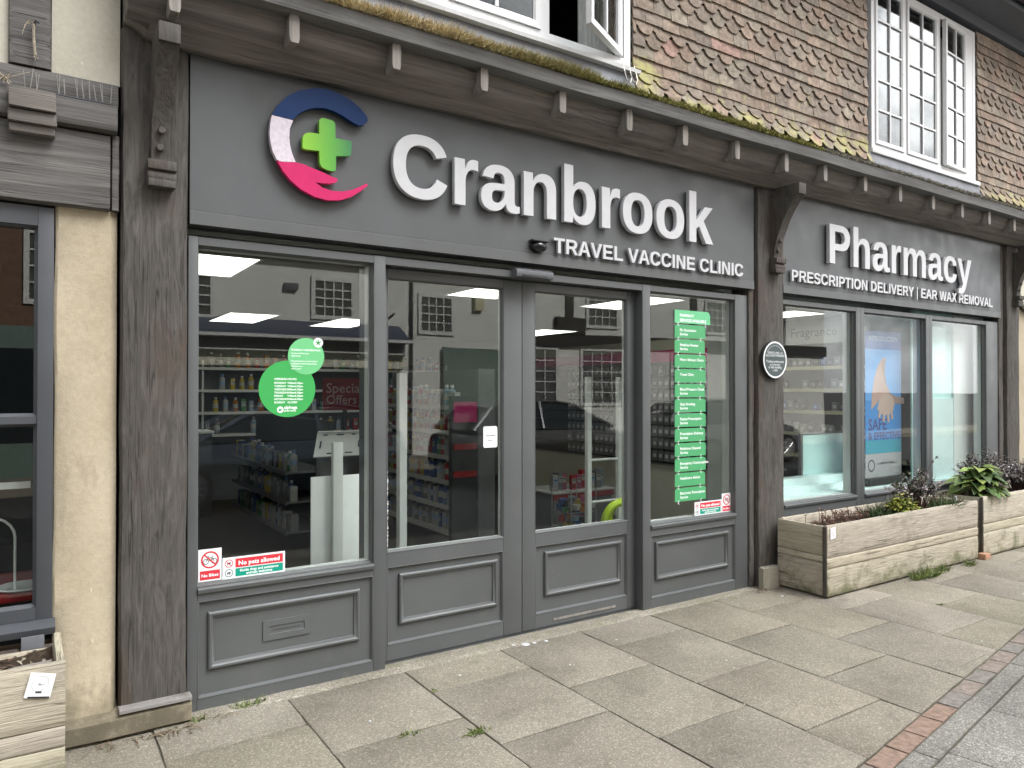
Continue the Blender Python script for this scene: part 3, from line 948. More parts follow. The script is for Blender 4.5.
# jetty beam with rough soffit, eaves joists, drip board
m = MB('oak_beam')
secs = []
for i in range(121):
    x = 0.36 + (9.9 - 0.36) * i / 120
    if i == 0: x = 0.345
    lift = 0.07 * max(0, 1 - (x - 0.34) / 0.12) ** 2
    w = lambda k: 0.010 * mn.noise(Vector((x * 1.7, k, 0))) + 0.004 * mn.noise(Vector((x * 8, k, 4)))
    secs.append([(x, 0.12, 3.165), (x, -0.02, 3.158 + w(1) * .5 + lift), (x, -0.085 + w(2), 3.150 + w(3) + lift), (x, -0.112 + w(4), 3.172 + w(5) + lift),
                 (x, -0.150 + w(6), 3.198 + w(7)), (x, -0.205 + w(6), 3.232 + w(7)), (x, -0.238 + w(8), 3.285), (x, -0.245, 3.345), (x, -0.245, 3.46), (x, 0.12, 3.46)])
m.loft(secs, False)
obj('jetty_beam', m, B)
for i, x in enumerate([0.52, 1.046, 1.576, 2.108, 2.655, 3.193, 3.702, 4.233, 4.793, 5.289, 5.851, 6.393, 6.955, 7.496, 8.044, 8.596, 9.13]):
    m = MB('oak_joist')
    z0 = 3.203 + random.uniform(-0.006, 0.006)
    m.timber(x - 0.024, x + 0.024, -0.298, -0.20, z0 + 0.012, 3.352, 'y', 0.003, 5, 0.008, i * 3.1)
    obj('joist_end', m, B)
m = MB('board_gray')
secs = []
for i in range(101):
    x = 0.42 + 9.6 * i / 100
    w = lambda k: 0.006 * mn.noise(Vector((x * 1.3, k, 2)))
    secs.append([(x, -0.10, 3.352), (x, -0.318, 3.345 + w(1)), (x, -0.336 + w(2), 3.352 + w(1)), (x, -0.345 + w(3), 3.425 + w(4)), (x, -0.30, 3.445), (x, -0.10, 3.46)])
m.loft(secs, False)
obj('drip_board', m, B)

# hung clay tiles, laid course by course; bands of plain and ornamental tails
m = MB('clay_tile')
PAL = [(0.270, 0.212, 0.166), (0.255, 0.202, 0.160), (0.285, 0.226, 0.178), (0.260, 0.212, 0.172), (0.240, 0.195, 0.160), (0.285, 0.214, 0.166), (0.275, 0.235, 0.186)]
HOLES = [(-0.3, 3.235, 3.36, 5.3), (5.91, 7.835, 3.36, 5.12)]
gauge, tw = 0.0808, 0.157
WY = -0.262
def tile(x, z, w, h, orn, ty):
    t = random.choice(PAL)
    k = random.uniform(0.78, 1.08)
    if random.random() < 0.02: t = (0.30, 0.195, 0.16)
    m.tone = tuple(c * k for c in t)
    x0, x1 = x + 0.0015, x + w - 0.0015
    lift = random.uniform(0, 0.005)
    jz = random.uniform(-0.006, 0.006)
    z += jz
    if orn:
        pts = []
        r = (x1 - x0) / 2 * 0.80
        xc = (x0 + x1) / 2
        sh = 0.036
        pts += [(x0, z + sh + 0.012)]
        for i in range(11):
            a = math.pi + math.pi * i / 10
            pts.append((xc + r * math.cos(a), z + 0.044 + 0.044 * math.sin(a)))
        pts += [(x1, z + sh + 0.012)]
        pts[0] = (x0, z + 0.048); pts[-1] = (x1, z + 0.048)
        pts += [(x1, z + h), (x0, z + h)]
    else:
        pts = [(x0, z), (x1, z), (x1, z + h), (x0, z + h)]
    def fy(zz_, d):
        f = (zz_ - z) / h
        y = ty - 0.016 * (1 - f) - lift * (1 - f)
        if zz_ < 3.62: y -= 0.045 * ((3.62 - zz_) / 0.155) ** 1.3 if zz_ < 3.62 else 0
        return y - d
    a = [m.v(u, fy(v_, 0.010), v_) for u, v_ in pts]
    b = [m.v(u, fy(v_, 0.0), v_) for u, v_ in pts]
    m.face(a)
    n_ = len(pts)
    for i in range(n_):
        m.face([a[i], b[i], b[(i + 1) % n_], a[(i + 1) % n_]])
z = 3.468; r_ = 0
while z < 5.06:
    orn = (r_ % 4) in (0, 1)
    x = 0.36 + (tw / 2 if r_ % 2 else 0)
    while x < 9.9:
        cuts = [(x, min(x + tw, 9.9))]
        for (hx0, hx1, hz0, hz1) in HOLES:
            if z + gauge * 1.05 > hz0 and z < hz1:
                nc = []
                for a_, b_ in cuts:
                    if b_ <= hx0 or a_ >= hx1: nc.append((a_, b_))
                    else:
                        if a_ < hx0: nc.append((a_, hx0))
                        if b_ > hx1: nc.append((hx1, b_))
                cuts = nc
        for a_, b_ in cuts:
            if b_ - a_ > 0.02:
                tile(a_, z, b_ - a_, gauge * 1.5, orn and b_ - a_ > 0.12, WY)
        x += tw
    z += gauge; r_ += 1
obj('hung_tiles', m, B)
# backing wall with window openings, roof, soffit, ends
m = MB('room_dark')
for (x0, x1, z0, z1) in ((0.36, 9.9, 3.462, 3.56), (3.23, 5.95, 3.56, 5.14), (7.80, 9.9, 3.56, 5.14), (5.95, 7.80, 5.11, 5.14), (0.36, 3.23, 5.05, 5.14)):
    m.box(x0, x1, -0.225, -0.02, z0, z1)
m.box(0.36, 9.9, -0.019, 8.0, 3.47, 3.55)
m.box(0.36, 9.9, 2.6, 2.7, 3.551, 5.4)
m.box(0.30, 0.358, -0.2, 8.0, 3.551, 5.3)
m.box(9.902, 9.96, -0.2, 8.0, 3.551, 5.3)
m.box(0.36, 9.9, -0.019, 2.599, 5.142, 5.2)
obj('upper_wall', m, B)
m = MB('soffit_paint')
m.box(0.0, 10.3, -0.58, -0.226, 5.252, 5.275)
m.box(0.0, 10.3, -0.605, -0.582, 5.235, 5.36, 0.004)
m.box(0.36, 9.9, -0.300, -0.226, 5.150, 5.2515)  # dark board added for the shade on the wall top
obj('eaves_soffit', m, B)
m = MB('roof_clay')
m.prism([(-0.66, 5.38), (4.0, 9.0), (8.8, 5.20), (8.8, 5.08), (4.0, 8.90), (-0.66, 5.362)], lambda u, v_, d: (d, u, v_), -4.0, 14.0)
obj('roof', m, B)
m = MB('iron')
m.lathe((0, 0, 0), [(0.055, 0.0), (0.055, 10.3)], 12, lambda a, b_, h: (h, -0.672 + a, 5.31 + min(b_, 0.02)))
obj('gutter', m, B)
m = MB('white_wall')
m.prism([(0.2, -0.1), (8.0, -0.1), (8.0, 5.3), (4.0, 8.6), (0.2, 5.6)], lambda u, v_, d: (d, u, v_), -0.04 + 10.0, 10.1)
m.box(0.36, 10.0, 8.02, 8.15, -0.1, 5.3)
obj('rear_wall', m, B)

# moss along the ledge, dried and pale to the left, greener to the right
m = MB('moss')
def tuft(mb, c, r, n, tone_a, tone_b, h, up=(0, -0.4, 1)):
    for _ in range(n):
        a = random.uniform(0, 6.283)
        d = Vector((math.cos(a) * random.uniform(0.2, 1), math.sin(a) * random.uniform(0.2, 1) , 0)) + Vector(up) * random.uniform(0.3, 1.2)
        d.normalize()
        p = Vector(c) + Vector((random.uniform(-r, r), random.uniform(-r, r) * 0.6, random.uniform(-r, r) * 0.25))
        L = h * random.uniform(0.4, 1.1)
        s_ = d.cross(Vector((random.uniform(-1, 1), random.uniform(-1, 1), random.uniform(-1, 1)))).normalized() * random.uniform(0.0018, 0.004)
        k = random.random()
        mb.tone = tuple(a_ + (b_ - a_) * k for a_, b_ in zip(tone_a, tone_b))
        q = p + d * L + Vector((0, 0, -L * 0.25))
        mb.face([mb.v(p - s_), mb.v(p + s_), mb.v(q)])
x = 1.0
while x < 9.9:
    dens = 1.0 if x < 5.2 else 0.6
    dry = max(0, min(1, (2.9 - x) / 1.2)) + 0.25 * mn.noise(Vector((x * 2, 0, 0)))
    dry = max(0, min(1, dry))
    A = tuple(a + (b - a) * dry for a, b in zip((0.14, 0.14, 0.045), (0.44, 0.34, 0.18)))
    Bc = tuple(a + (b - a) * dry for a, b in zip((0.40, 0.38, 0.14), (0.80, 0.68, 0.42)))
    if x > 5.2:
        A = (0.17, 0.155, 0.125); Bc = (0.40, 0.38, 0.31)
    hh = (0.105 if x < 2.9 else 0.06 if x < 4.6 else 0.042) * (1 + 0.5 * mn.noise(Vector((x * 4, 2, 0))))
    for yy in (-0.348, -0.340, -0.325, -0.312):
        tuft(m, (x + random.uniform(-0.01, 0.01), yy, 3.432 + (0.0 if yy < -0.345 else 0.010)), 0.02, int((26 if x < 3.4 else 16) * dens), A, Bc, hh)
    x += 0.022
obj('moss', m, kind='stuff')

# upper windows -------------------------------------------------
def casement(mb, x0, x1, z0, z1, y, cols, rows, sw=0.045, bar=0.02, hinge=None, ang=0.0):
    """small paned casement leaf; turned about a vertical hinge when open; returns pane rectangles"""
    from mathutils import Matrix
    st = len(mb.bm.verts)
    mb.bm.verts.ensure_lookup_table()
    mb.ring(x0, x1, z0, z1, [(0, y), (0, y + 0.035), (sw, y + 0.035), (sw, y + 0.012), (sw - 0.012, y)])
    w = (x1 - x0 - 2 * sw); h = z1 - z0 - 2 * sw
    for i in range(1, cols):
        c = x0 + sw + w * i / cols
        mb.box(c - bar / 2, c + bar / 2, y + 0.004, y + 0.028, z0 + sw, z1 - sw)
    for j in range(1, rows):
        c = z0 + sw + h * j / rows
        for i in range(cols):
            a = x0 + sw + w * i / cols + (bar / 2 if i else 0); b = x0 + sw + w * (i + 1) / cols - (bar / 2 if i < cols - 1 else 0)
            mb.box(a, b, y + 0.0045, y + 0.0275, c - bar / 2, c + bar / 2)
    if ang:
        mb.bm.verts.ensure_lookup_table()
        mt = Matrix.Rotation(ang, 3, 'Z'); hv = Vector((hinge, y, 0))
        for v in mb.bm.verts[st:]:
            v.co = mt @ (v.co - hv) + hv
def pane_box(x0, x1, z0, z1, y, hinge=None, ang=0.0, mat='old_glass', t=0.004):
    from mathutils import Matrix
    mb = MB(mat)
    mb.box(x0, x1, y, y + t, z0, z1)
    if ang:
        mt = Matrix.Rotation(ang, 3, 'Z'); hv = Vector((hinge, y, 0))
        for v in mb.bm.verts:
            v.co = mt @ (v.co - hv) + hv
    return mb
# right hand upper window, three lights; right one just ajar
m = MB('white_gloss')
FY = -0.285
m.ring(5.965, 7.785, 3.605, 5.085, [(0, FY), (0, FY + 0.07), (0.05, FY + 0.07), (0.05, FY)])
m.box(6.475, 6.52, FY + 0.001, FY + 0.07, 3.656, 5.034)
m.box(7.06, 7.115, FY + 0.001, FY + 0.07, 3.656, 5.034)
m.box(7.60, 7.734, FY + 0.002, FY + 0.05, 3.656, 5.034)
m.box(5.93, 7.82, FY - 0.03, FY + 0.05, 3.565, 3.604, 0.006)
w_ = obj('upper_window', m, B)
for (a, b, hg, an) in ((6.018, 6.472, 0, 0), (6.523, 7.057, 0, 0), (7.135, 7.597, 7.597, R(4))):
    m = MB('white_gloss')
    casement(m, a, b, 3.659, 5.031, FY - 0.012, 2, 5, 0.040, 0.016, hg, an)
    obj('casement', m, w_)
    m = pane_box(a + 0.042, b - 0.042, 3.70, 4.99, FY + 0.004, hg, an)
    obj('pane', m, w_)
for (xa, xb) in ((6.03, 6.12), (6.86, 7.05), (7.42, 7.58)):
    m = MB('curtain')
    pr = None
    for i in range(25):
        x = xa + (xb - xa) * i / 24
        y = -0.12 + 0.02 * math.sin(i * 1.6)
        c_ = (m.v(x, y, 3.66), m.v(x, y, 5.0))
        if pr: m.face([pr[0], c_[0], c_[1], pr[1]], True)
        pr = c_
    obj('curtain', m, w_)
# left hand upper window with its right casement wide open
m = MB('white_gloss')
m.ring(0.50, 3.21, 3.615, 5.04, [(0, FY), (0, FY + 0.07), (0.055, FY + 0.07), (0.055, FY)])
for a, b in ((1.17, 1.225), (1.83, 1.885), (2.50, 2.565)):
    m.box(a, b, FY + 0.001, FY + 0.07, 3.671, 4.984)
w_ = obj('upper_window', m, B)
m = MB('white_gloss')
secs = []
for i in range(41):
    x = 0.4 + 2.86 * i / 40
    w = lambda k: 0.003 * mn.noise(Vector((x * 5, k, 2)))
    secs.append([(x, FY - 0.045 + w(1), 3.578 + w(2)), (x, FY - 0.05 + w(3), 3.60 + w(4)), (x, FY + 0.02, 3.613 + w(5) * .5), (x, FY + 0.02, 3.57)])
m.loft(secs, False)
obj('window_sill', m, w_)
for (a, b, hg, an) in ((0.558, 1.167, 0, 0), (1.228, 1.827, 0, 0), (1.888, 2.497, 0, 0), (2.640, 3.135, 3.135, R(27))):
    m = MB('white_gloss')
    casement(m, a, b, 3.674, 4.981, FY - 0.012, 2, 4, 0.05, 0.022, hg, an)
    obj('casement', m, w_)
    obj('pane', pane_box(a + 0.05, b - 0.05, 3.72, 4.93, FY + 0.004, hg, an), w_)
m = MB('curtain')
pr = None
for i in range(61):
    x = 2.90 + 0.28 * i / 60
    y = -0.14 + 0.018 * math.sin(i * 0.9)
    c_ = (m.v(x, y, 3.64), m.v(x, y, 5.0))
    if pr: m.face([pr[0], c_[0], c_[1], pr[1]], True)
    pr = c_
obj('net_curtain', m, w_)
# lead aprons under both windows
for (a, b) in ((0.40, 3.235), (5.90, 7.84)):
    m = MB('lead')
    secs = []
    for i in range(31):
        x = a + (b - a) * i / 30
        w = lambda k: 0.005 * mn.noise(Vector((x * 3, k, 1)))
        secs.append([(x, -0.225, 3.57), (x, FY - 0.012 + w(1), 3.57), (x, FY - 0.02 + w(2), 3.50), (x, -0.338 + w(3), 3.452), (x, -0.225, 3.45)])
    m.loft(secs, False)
    obj('lead_apron', m, B)
m = MB('spike_steel')
for k in range(2):
    x = 3.12 + 0.05 * k
    m.tube([(x, FY - 0.03, 3.62), (x - 0.01, FY - 0.055, 3.56), (x + 0.01, FY - 0.06, 3.50), (x + 0.035, FY - 0.06, 3.49), (x + 0.05, FY - 0.055, 3.53), (x + 0.045, FY - 0.03, 3.62)], 0.004, 6)
obj('loose_cable', m, label='thin grey cable looping down from the corner of the open upper window', cat='cable')

# shopfront ----------------------------------------------------
m = MB('gray_paint_fascia_shade')
for (a, b) in ((0.628, 4.745), (5.11, 8.90)):
    m.box(a, b, -0.03, 0.10, 2.41, 3.16)
fa = obj('fascia_board', m, B)
m = MB('gray_paint')
for (a, b) in ((0.628, 4.745), (5.11, 8.90)):
    m.prism([(-0.034, 2.343), (-0.034, 2.405), (-0.0305, 2.4085), (0.10, 2.4085), (0.10, 2.343)], lambda u, v_, d: (d, u, v_), a, b)
obj('fascia_moulding', m, fa)

PROFILE = lambda y, w=0.034, h=0.020: [(0, y), (0.001, y - h * .7), (0.007, y - h), (0.016, y - h), (0.024, y - h * 0.55), (w - 0.003, y - h * 0.4), (w, y)]
def opening(mb, x0, x1, z0, z1, X0, X1, Z0, Z1, y0, y1):
    """flat frame between an outer and an inner rectangle"""
    mb.box(X0, x0, y0, y1, Z0, Z1); mb.box(x1, X1, y0, y1, Z0, Z1)
    mb.box(x0, x1, y0, y1, z1, Z1); mb.box(x0, x1, y0, y1, Z0, z0)
def riser(par, X0, X1, Z0, Z1, y, panel, recess):
    """sunk panel with a bead round it and a raised moulding"""
    x0, x1, z0, z1 = recess
    mb = MB('gray_paint')
    mb.box(x0 + .0005, x1 - .0005, y + 0.018, y + 0.04, z0 + .0005, z1 - .0005)
    obj('panel', mb, par)
    mb = MB('gray_paint')
    mb.ring(x0, x1, z0, z1, [(0.0005, y + 0.017), (0.0005, y + 0.001), (0.006, y - 0.001), (0.016, y + 0.017)])
    a, b, c, d = panel
    mb.ring(a, b, c, d, PROFILE(y + 0.0178))
    obj('moulding', mb, par)
def glazing(par, x0, x1, z0, z1, y, lining=True):
    mb = MB('shop_glass')
    mb.box(x0 - 0.006, x1 + 0.006, y, y + 0.006, z0 - 0.006, z1 + 0.006)
    obj('pane', mb, par)
    mb = MB('gray_paint')       # glazing bead, sloping sill bead
    mb.ring(x0, x1, z0, z1, [(-0.001, y - 0.001), (-0.001, y - 0.022), (0.008, y - 0.012), (0.010, y - 0.001)])
    obj('glazing_bead', mb, par)
    if lining:
        mb = MB('white_gloss')
        mb.ring(x0, x1, z0, z1, [(-0.02, y + 0.008), (-0.02, y + 0.085), (0.004, y + 0.085), (0.012, y + 0.008)])
        obj('lining', mb, par)

def unit(X0, x0, x1, X1, rz0, rz1, gz0, gz1, top, y0=0.0, y1=0.07, bot=0.0, name='shop_window', riser_panel=None, gy=0.045, lining=True):
    mb = MB('gray_paint_upright')
    e = 0.0015
    if X0 < x0: mb.box(X0, x0, y0, y1, bot, top, 0.002)
    if x1 < X1: mb.box(x1, X1, y0, y1, bot, top, 0.002)
    mb.box(x0 + e, x1 - e, y0 + e, y1, gz1, top - e)
    mb.box(x0 + e, x1 - e, y0 + e, y1, rz1, gz0)
    mb.box(x0 + e, x1 - e, y0 + e, y1, bot + e, rz0)
    fr = obj(name, mb, B)
    glazing(fr, x0, x1, gz0, gz1, y0 + gy, lining)
    if riser_panel:
        riser(fr, X0, X1, rz0, rz1, y0, riser_panel, (x0, x1, rz0, rz1))
    mb = MB('gray_paint')       # weathered sill nosing under the glass
    mb.prism([(y0 - 0.012, gz0 - 0.030), (y0 - 0.016, gz0 - 0.012), (y0 - 0.010, gz0 - 0.006), (y0 + gy - 0.002, gz0 + 0.004), (y0 + gy - 0.002, gz0 - 0.034), (y0, gz0 - 0.036)], lambda u, v_, d: (d, u, v_), x0 + 0.002, x1 - 0.002)
    obj('sill', mb, fr)
    return fr

W1 = unit(0.628, 0.672, 1.577, 1.6445, 0.058, 0.532, 0.600, 2.252, 2.292, riser_panel=(0.722, 1.500, 0.190, 0.470))
W2 = unit(3.5855, 3.660, 4.560, 4.698, 0.072, 0.520, 0.598, 2.252, 2.292, riser_panel=(3.715, 4.487, 0.196, 0.468))
W3 = unit(5.115, 5.150, 6.190, 6.2525, 0.06, 0.49, 0.612, 2.258, 2.296)
W3b = unit(6.2535, 6.318, 7.392, 7.4495, 0.06, 0.49, 0.612, 2.258, 2.296)
W3c = unit(7.4505, 7.512, 8.640, 8.90, 0.06, 0.49, 0.612, 2.258, 2.296)
mb = MB('gray_paint')
for w_ in ((5.15, 6.19), (6.318, 7.392), (7.512, 8.64)):
    mb.box(w_[0] + .002, w_[1] - .002, 0.02, 0.05, 0.061, 0.489)
obj('panel', mb, W3)
# letter slot frame on the left riser
mb = MB('gray_paint')
mb.ring(0.985, 1.228, 0.276, 0.378, [(0, 0.0179), (0.001, 0.011), (0.030, 0.011), (0.032, 0.0155), (0.05, 0.0155), (0.05, 0.0179)])
mb.box(1.036, 1.177, 0.013, 0.0178, 0.327, 0.327 + 0.0005)
obj('letter_slot', mb, W1)

# doors
mb = MB('gray_paint_upright')
mb.box(1.578, 1.644, 0.0705, 0.22, 0.0, 2.292)
mb.box(3.5865, 3.659, 0.0705, 0.22, 0.0, 2.292)
mb.box(1.6455, 3.5845, 0.002, 0.20, 2.250, 2.291)
for (xa_, xb_) in ((0.63, 4.70), (5.115, 8.90)):
    mb.box(xa_, xb_, 0.075 if False else 0.2205, 0.24, 2.0 if False else 2.25, 2.342)
mb.box(1.6455, 3.5845, 0.085, 0.20, -0.01, 0.009)
df = obj('door_frame', mb, B)
def door(X0, x0, x1, X1, panel):
    y = 0.078
    mb = MB('gray_paint_upright')
    e = 0.0015
    mb.box(X0, x0, y, y + 0.045, 0.012, 2.243, 0.002); mb.box(x1, X1, y, y + 0.045, 0.012, 2.243, 0.002)
    mb.box(x0 + e, x1 - e, y + e, y + 0.044, 2.190, 2.242)
    mb.box(x0 + e, x1 - e, y + e, y + 0.044, 0.545, 0.628)
    mb.box(x0 + e, x1 - e, y + e, y + 0.044, 0.013, 0.098)
    d = obj('door', mb, B)
    glazing(d, x0, x1, 0.628, 2.190, y + 0.02, False)
    mb = MB('white_gloss')
    mb.ring(x0, x1, 0.628, 2.190, [(-0.015, y + 0.046), (-0.015, y + 0.055), (0.008, y + 0.052), (0.010, y + 0.030), (-.001, y + 0.030), (-.001, y + 0.046)])
    obj('lining', mb, d)
    riser(d, X0, X1, 0.098, 0.545, y, panel, (x0, x1, 0.098, 0.545))
    return d
D1 = door(1.622, 1.690, 2.475, 2.6125, (1.766, 2.434, 0.206, 0.496))
D2 = door(2.6175, 2.717, 3.515, 3.5825, (2.797, 3.462, 0.206, 0.496))
mb = MB('white_gloss')
rc = random.Random(4)
for k_ in range(34):
    z_ = 0.66 + 0.42 * rc.random() ** 1.6
    a_, h_ = rc.uniform(0.002, 0.006), rc.uniform(0.004, 0.016)
    mb.box(1.6905 - a_ * .2, 1.6905 + a_, 0.0765, 0.0775, z_, z_ + h_, 0, jit=.001)
obj('flaking_paint', mb, D1)
mb = MB('oak_joist')
mb.box(2.86, 3.40, 0.0755, 0.0775, 0.040, 0.056)
obj('scuff_strip', mb, D2)

# emblem on the fascia: blue sweep, white side, pink hand, green cross
EMB = {
'logo_blue':[(0.999,2.926),(1.025,2.977),(1.074,3.035),(1.134,3.078),(1.213,3.109),(1.285,3.119),(1.349,3.111),(1.405,3.092),(1.462,3.059),(1.5,3.024),(1.508,3.002),(1.5,2.988),(1.486,2.974),(1.467,2.965),(1.452,2.964),(1.41,2.978),(1.368,2.997),(1.322,3.011),(1.276,3.017),(1.222,3.009),(1.178,2.991),(1.139,2.963),(1.117,2.94),(1.105,2.922)],
'logo_white':[(0.999,2.924),(0.991,2.878),(0.988,2.835),(0.991,2.793),(1.003,2.745),(1.023,2.706),(1.041,2.7),(1.067,2.702),(1.118,2.709),(1.099,2.753),(1.089,2.795),(1.086,2.833),(1.089,2.876),(1.105,2.919)],
'logo_pink':[(1.025,2.7),(1.054,2.654),(1.092,2.613),(1.144,2.575),(1.215,2.547),(1.286,2.538),(1.35,2.547),(1.415,2.574),(1.467,2.613),(1.501,2.643),(1.509,2.655),(1.501,2.659),(1.463,2.637),(1.42,2.613),(1.369,2.597),(1.313,2.591),(1.259,2.6),(1.221,2.622),(1.259,2.623),(1.295,2.627),(1.327,2.637),(1.343,2.653),(1.336,2.66),(1.313,2.664),(1.268,2.678),(1.214,2.691),(1.161,2.704),(1.118,2.708),(1.067,2.701),(1.041,2.699)],
'logo_green':[(1.241,2.877),(1.24,2.946),(1.246,2.956),(1.258,2.963),(1.285,2.962),(1.308,2.961),(1.322,2.954),(1.326,2.941),(1.328,2.87),(1.405,2.871),(1.416,2.868),(1.417,2.855),(1.413,2.801),(1.406,2.79),(1.331,2.777),(1.33,2.706),(1.324,2.696),(1.304,2.694),(1.277,2.697),(1.254,2.706),(1.243,2.726),(1.241,2.788),(1.166,2.783),(1.154,2.788),(1.154,2.841),(1.159,2.855),(1.174,2.869),(1.192,2.874)],
}
S1 = thing('fascia_sign', 'large raised white Cranbrook lettering with round blue, white and pink emblem above the double doors', 'shop sign', (2.6, -0.03, 2.4))
for k_, pts in EMB.items():
    me = shape_mesh([pts], 0.030, 0.0)
    mb = MB(k_)
    mb.bm.from_mesh(me); bpy.data.meshes.remove(me)
    for v in mb.bm.verts:
        v.co = Vector((v.co.x, -0.062 - v.co.z, v.co.y))
    obj({'logo_blue': 'emblem_arc', 'logo_white': 'emblem_side', 'logo_pink': 'emblem_hand', 'logo_green': 'emblem_cross'}[k_], mb, S1)
sign_line('Cranbrook', 1.656, 4.225, 2.628, 0.349, -0.075, 0.032, S1)
S2 = thing('fascia_sign', 'small raised white capitals reading travel vaccine clinic under the large Cranbrook lettering', 'shop sign', (3.7, -0.03, 2.4))
sign_line('TRAVEL VACCINE CLINIC', 2.768, 4.585, 2.424, 0.094, -0.058, 0.018, S2)
S3 = thing('fascia_sign', 'large raised white Pharmacy lettering on the right hand fascia', 'shop sign', (6.9, -0.03, 2.6))
sign_line('Pharmacy', 5.682, 8.150, 2.635, 0.334, -0.075, 0.032, S3)
S4 = thing('fascia_sign', 'small raised white capitals reading prescription delivery and ear wax removal below the Pharmacy lettering', 'shop sign', (6.9, -0.03, 2.4))
sign_line('PRESCRIPTION DELIVERY | EAR WAX REMOVAL', 5.188, 8.655, 2.443, 0.091, -0.058, 0.018, S4)

# dome camera and door sensor
T = thing('dome_camera', 'small black dome camera under the fascia lettering, above the doors', 'camera', (2.655, -0.03, 2.45))
mb = MB('dome_black')
prof = [(0.060, 0.0)] + [(0.058 * math.cos(a * math.pi / 16), 0.012 + 0.05 * math.sin(a * math.pi / 16)) for a in range(0, 8)]
mb.lathe((0, 0, 0), prof, 20, lambda a, b_, h: (2.655 + a, -0.031 - h, 2.448 + b_ * 0.62))
obj('dome', mb, T)
mb = MB('iron')
mb.box(2.59, 2.72, -0.082, -0.031, 2.476, 2.488, 0.004)
obj('mounting_hood', mb, T)
T = thing('door_sensor', 'long dark grey motion sensor over the meeting edge of the double doors', 'sensor', (2.63, 0, 2.25))
mb = MB('sensor_gray')
mb.prism([(0.0015, 2.245), (-0.052, 2.250), (-0.060, 2.268), (-0.056, 2.290), (-0.03, 2.305), (0.0015, 2.305)], lambda u, v_, d: (d, u, v_), 2.485, 2.765)
obj('housing', mb, T)
mb = MB('dome_black')
mb.box(2.53, 2.72, -0.058, -0.0535, 2.252, 2.263)
obj('lens_strip', mb, T)

# ---- notices on the glass
WT, RD, GN, BK = (0.82, 0.82, 0.82), (0.62, 0.035, 0.05), (0.0, 0.30, 0.20), (0.02, 0.02, 0.02)
GY = 0.0435
def card(name, label, cat, x0, x1, z0, z1, y, tone=WT, group=None, th=0.001):
    mb = MB('printed', 'printed')
    mb.tone = tone
    mb.box(x0, x1, y, y + th, z0, z1)
    return mb
def no_bikes(x0, x1, z0, z1, y, label):
    mb = card('', '', '', x0, x1, z0, z1, y)
    f = front(y)
    w = x1 - x0; h = z1 - z0
    cx, cy, r = (x0 + x1) / 2, z1 - h * 0.34, w * 0.36
    for dx in (-0.5, 0.5):
        annulus(mb, f, cx + dx * r * 1.0, cy - r * 0.2, r * 0.28, r * 0.36, 0.0004, BK, 14)
    for a, b in (((-0.5, -0.2), (-0.2, 0.25)), ((-0.2, 0.25), (0.25, 0.25)), ((0.25, 0.25), (0.5, -0.2)), ((-0.2, 0.2), (0.0, -0.2)), ((0, -0.2), (0.28, 0.3)), ((0.2, 0.42), (0.4, 0.42)), ((-0.32, 0.4), (-0.1, 0.4))):
        bar2(mb, f, (cx + a[0] * r, cy + a[1] * r), (cx + b[0] * r, cy + b[1] * r), r * 0.08, 0.0005, BK)
    annulus(mb, f, cx, cy, r * 0.88, r * 1.08, 0.0007, RD, 30)
    bar2(mb, f, (cx - r * 0.68, cy + r * 0.68), (cx + r * 0.68, cy - r * 0.68), r * 0.17, 0.0009, RD)
    flat(mb, f, rect(x0 + w * .07, x1 - w * .07, z0 + h * .05, z0 + h * .33), 0.0004, RD)
    text_on(mb, 'No Bikes', f, cx, z0 + h * .14, w=w * .72, d=0.0008, align='C', off=0.02)
    obj('no_bikes_sticker', mb, label=label, cat='sticker')
def no_pets(x0, x1, z0, z1, y, label):
    mb = card('', '', '', x0, x1, z0, z1, y)
    f = front(y)
    w = x1 - x0; h = z1 - z0
    a = x0 + w * .20
    flat(mb, f, rect(a, x1 - w * .035, z0 + h * .50, z1 - h * .09), 0.0004, RD)
    flat(mb, f, rect(a, x1 - w * .035, z0 + h * .09, z0 + h * .46), 0.0004, GN)
    text_on(mb, 'No pets allowed', f, a + w * .05, z0 + h * .60, w=w * .66, d=0.0008, off=0.022)
    text_on(mb, 'Guide dogs and assistance', f, a + w * .38, z0 + h * .29, w=w * .62, d=0.0008, align='C', off=0.018)
    text_on(mb, 'animals welcome', f, a + w * .38, z0 + h * .14, w=w * .42, d=0.0008, align='C', off=0.018)
    for cz in (z0 + h * .72, z0 + h * .28):
        cx, r = x0 + w * .10, w * .062
        annulus(mb, f, cx, cz, r * .86, r * 1.05, 0.0004, RD if cz > (z0 + z1) / 2 else (0.05, 0.2, 0.15), 20)
        flat(mb, f, [(cx - r * .5, cz - r * .1), (cx + r * .3, cz - r * .1), (cx + r * .55, cz + r * .3), (cx + r * .2, cz + r * .3), (cx - r * .5, cz + r * .15)], 0.0004, BK)
        for lx in (-.42, -.2, .15, .3):
            bar2(mb, f, (cx + lx * r, cz - r * .08), (cx + lx * r, cz - r * .5), r * .1, 0.0005, BK)
        if cz > (z0 + z1) / 2:
            bar2(mb, f, (cx - r * .65, cz + r * .65), (cx + r * .65, cz - r * .65), r * .14, 0.0007, RD)
    obj('no_pets_sticker', mb, label=label, cat='sticker')
y = GY
no_bikes(0.684, 0.792, 0.612, 0.770, y - 0.0015, 'white no bikes sticker in the bottom left corner of the big left window')
no_pets(0.796, 1.104, 0.608, 0.716, y - 0.0015, 'wide no pets allowed sticker at the foot of the big left window')
no_bikes(4.452, 4.556, 0.606, 0.750, y - 0.0015, 'small no bikes sticker beside the tall green list in the narrow window')
no_pets(4.150, 4.448, 0.606, 0.708, y - 0.0015, 'no pets allowed sticker below the tall green services list')

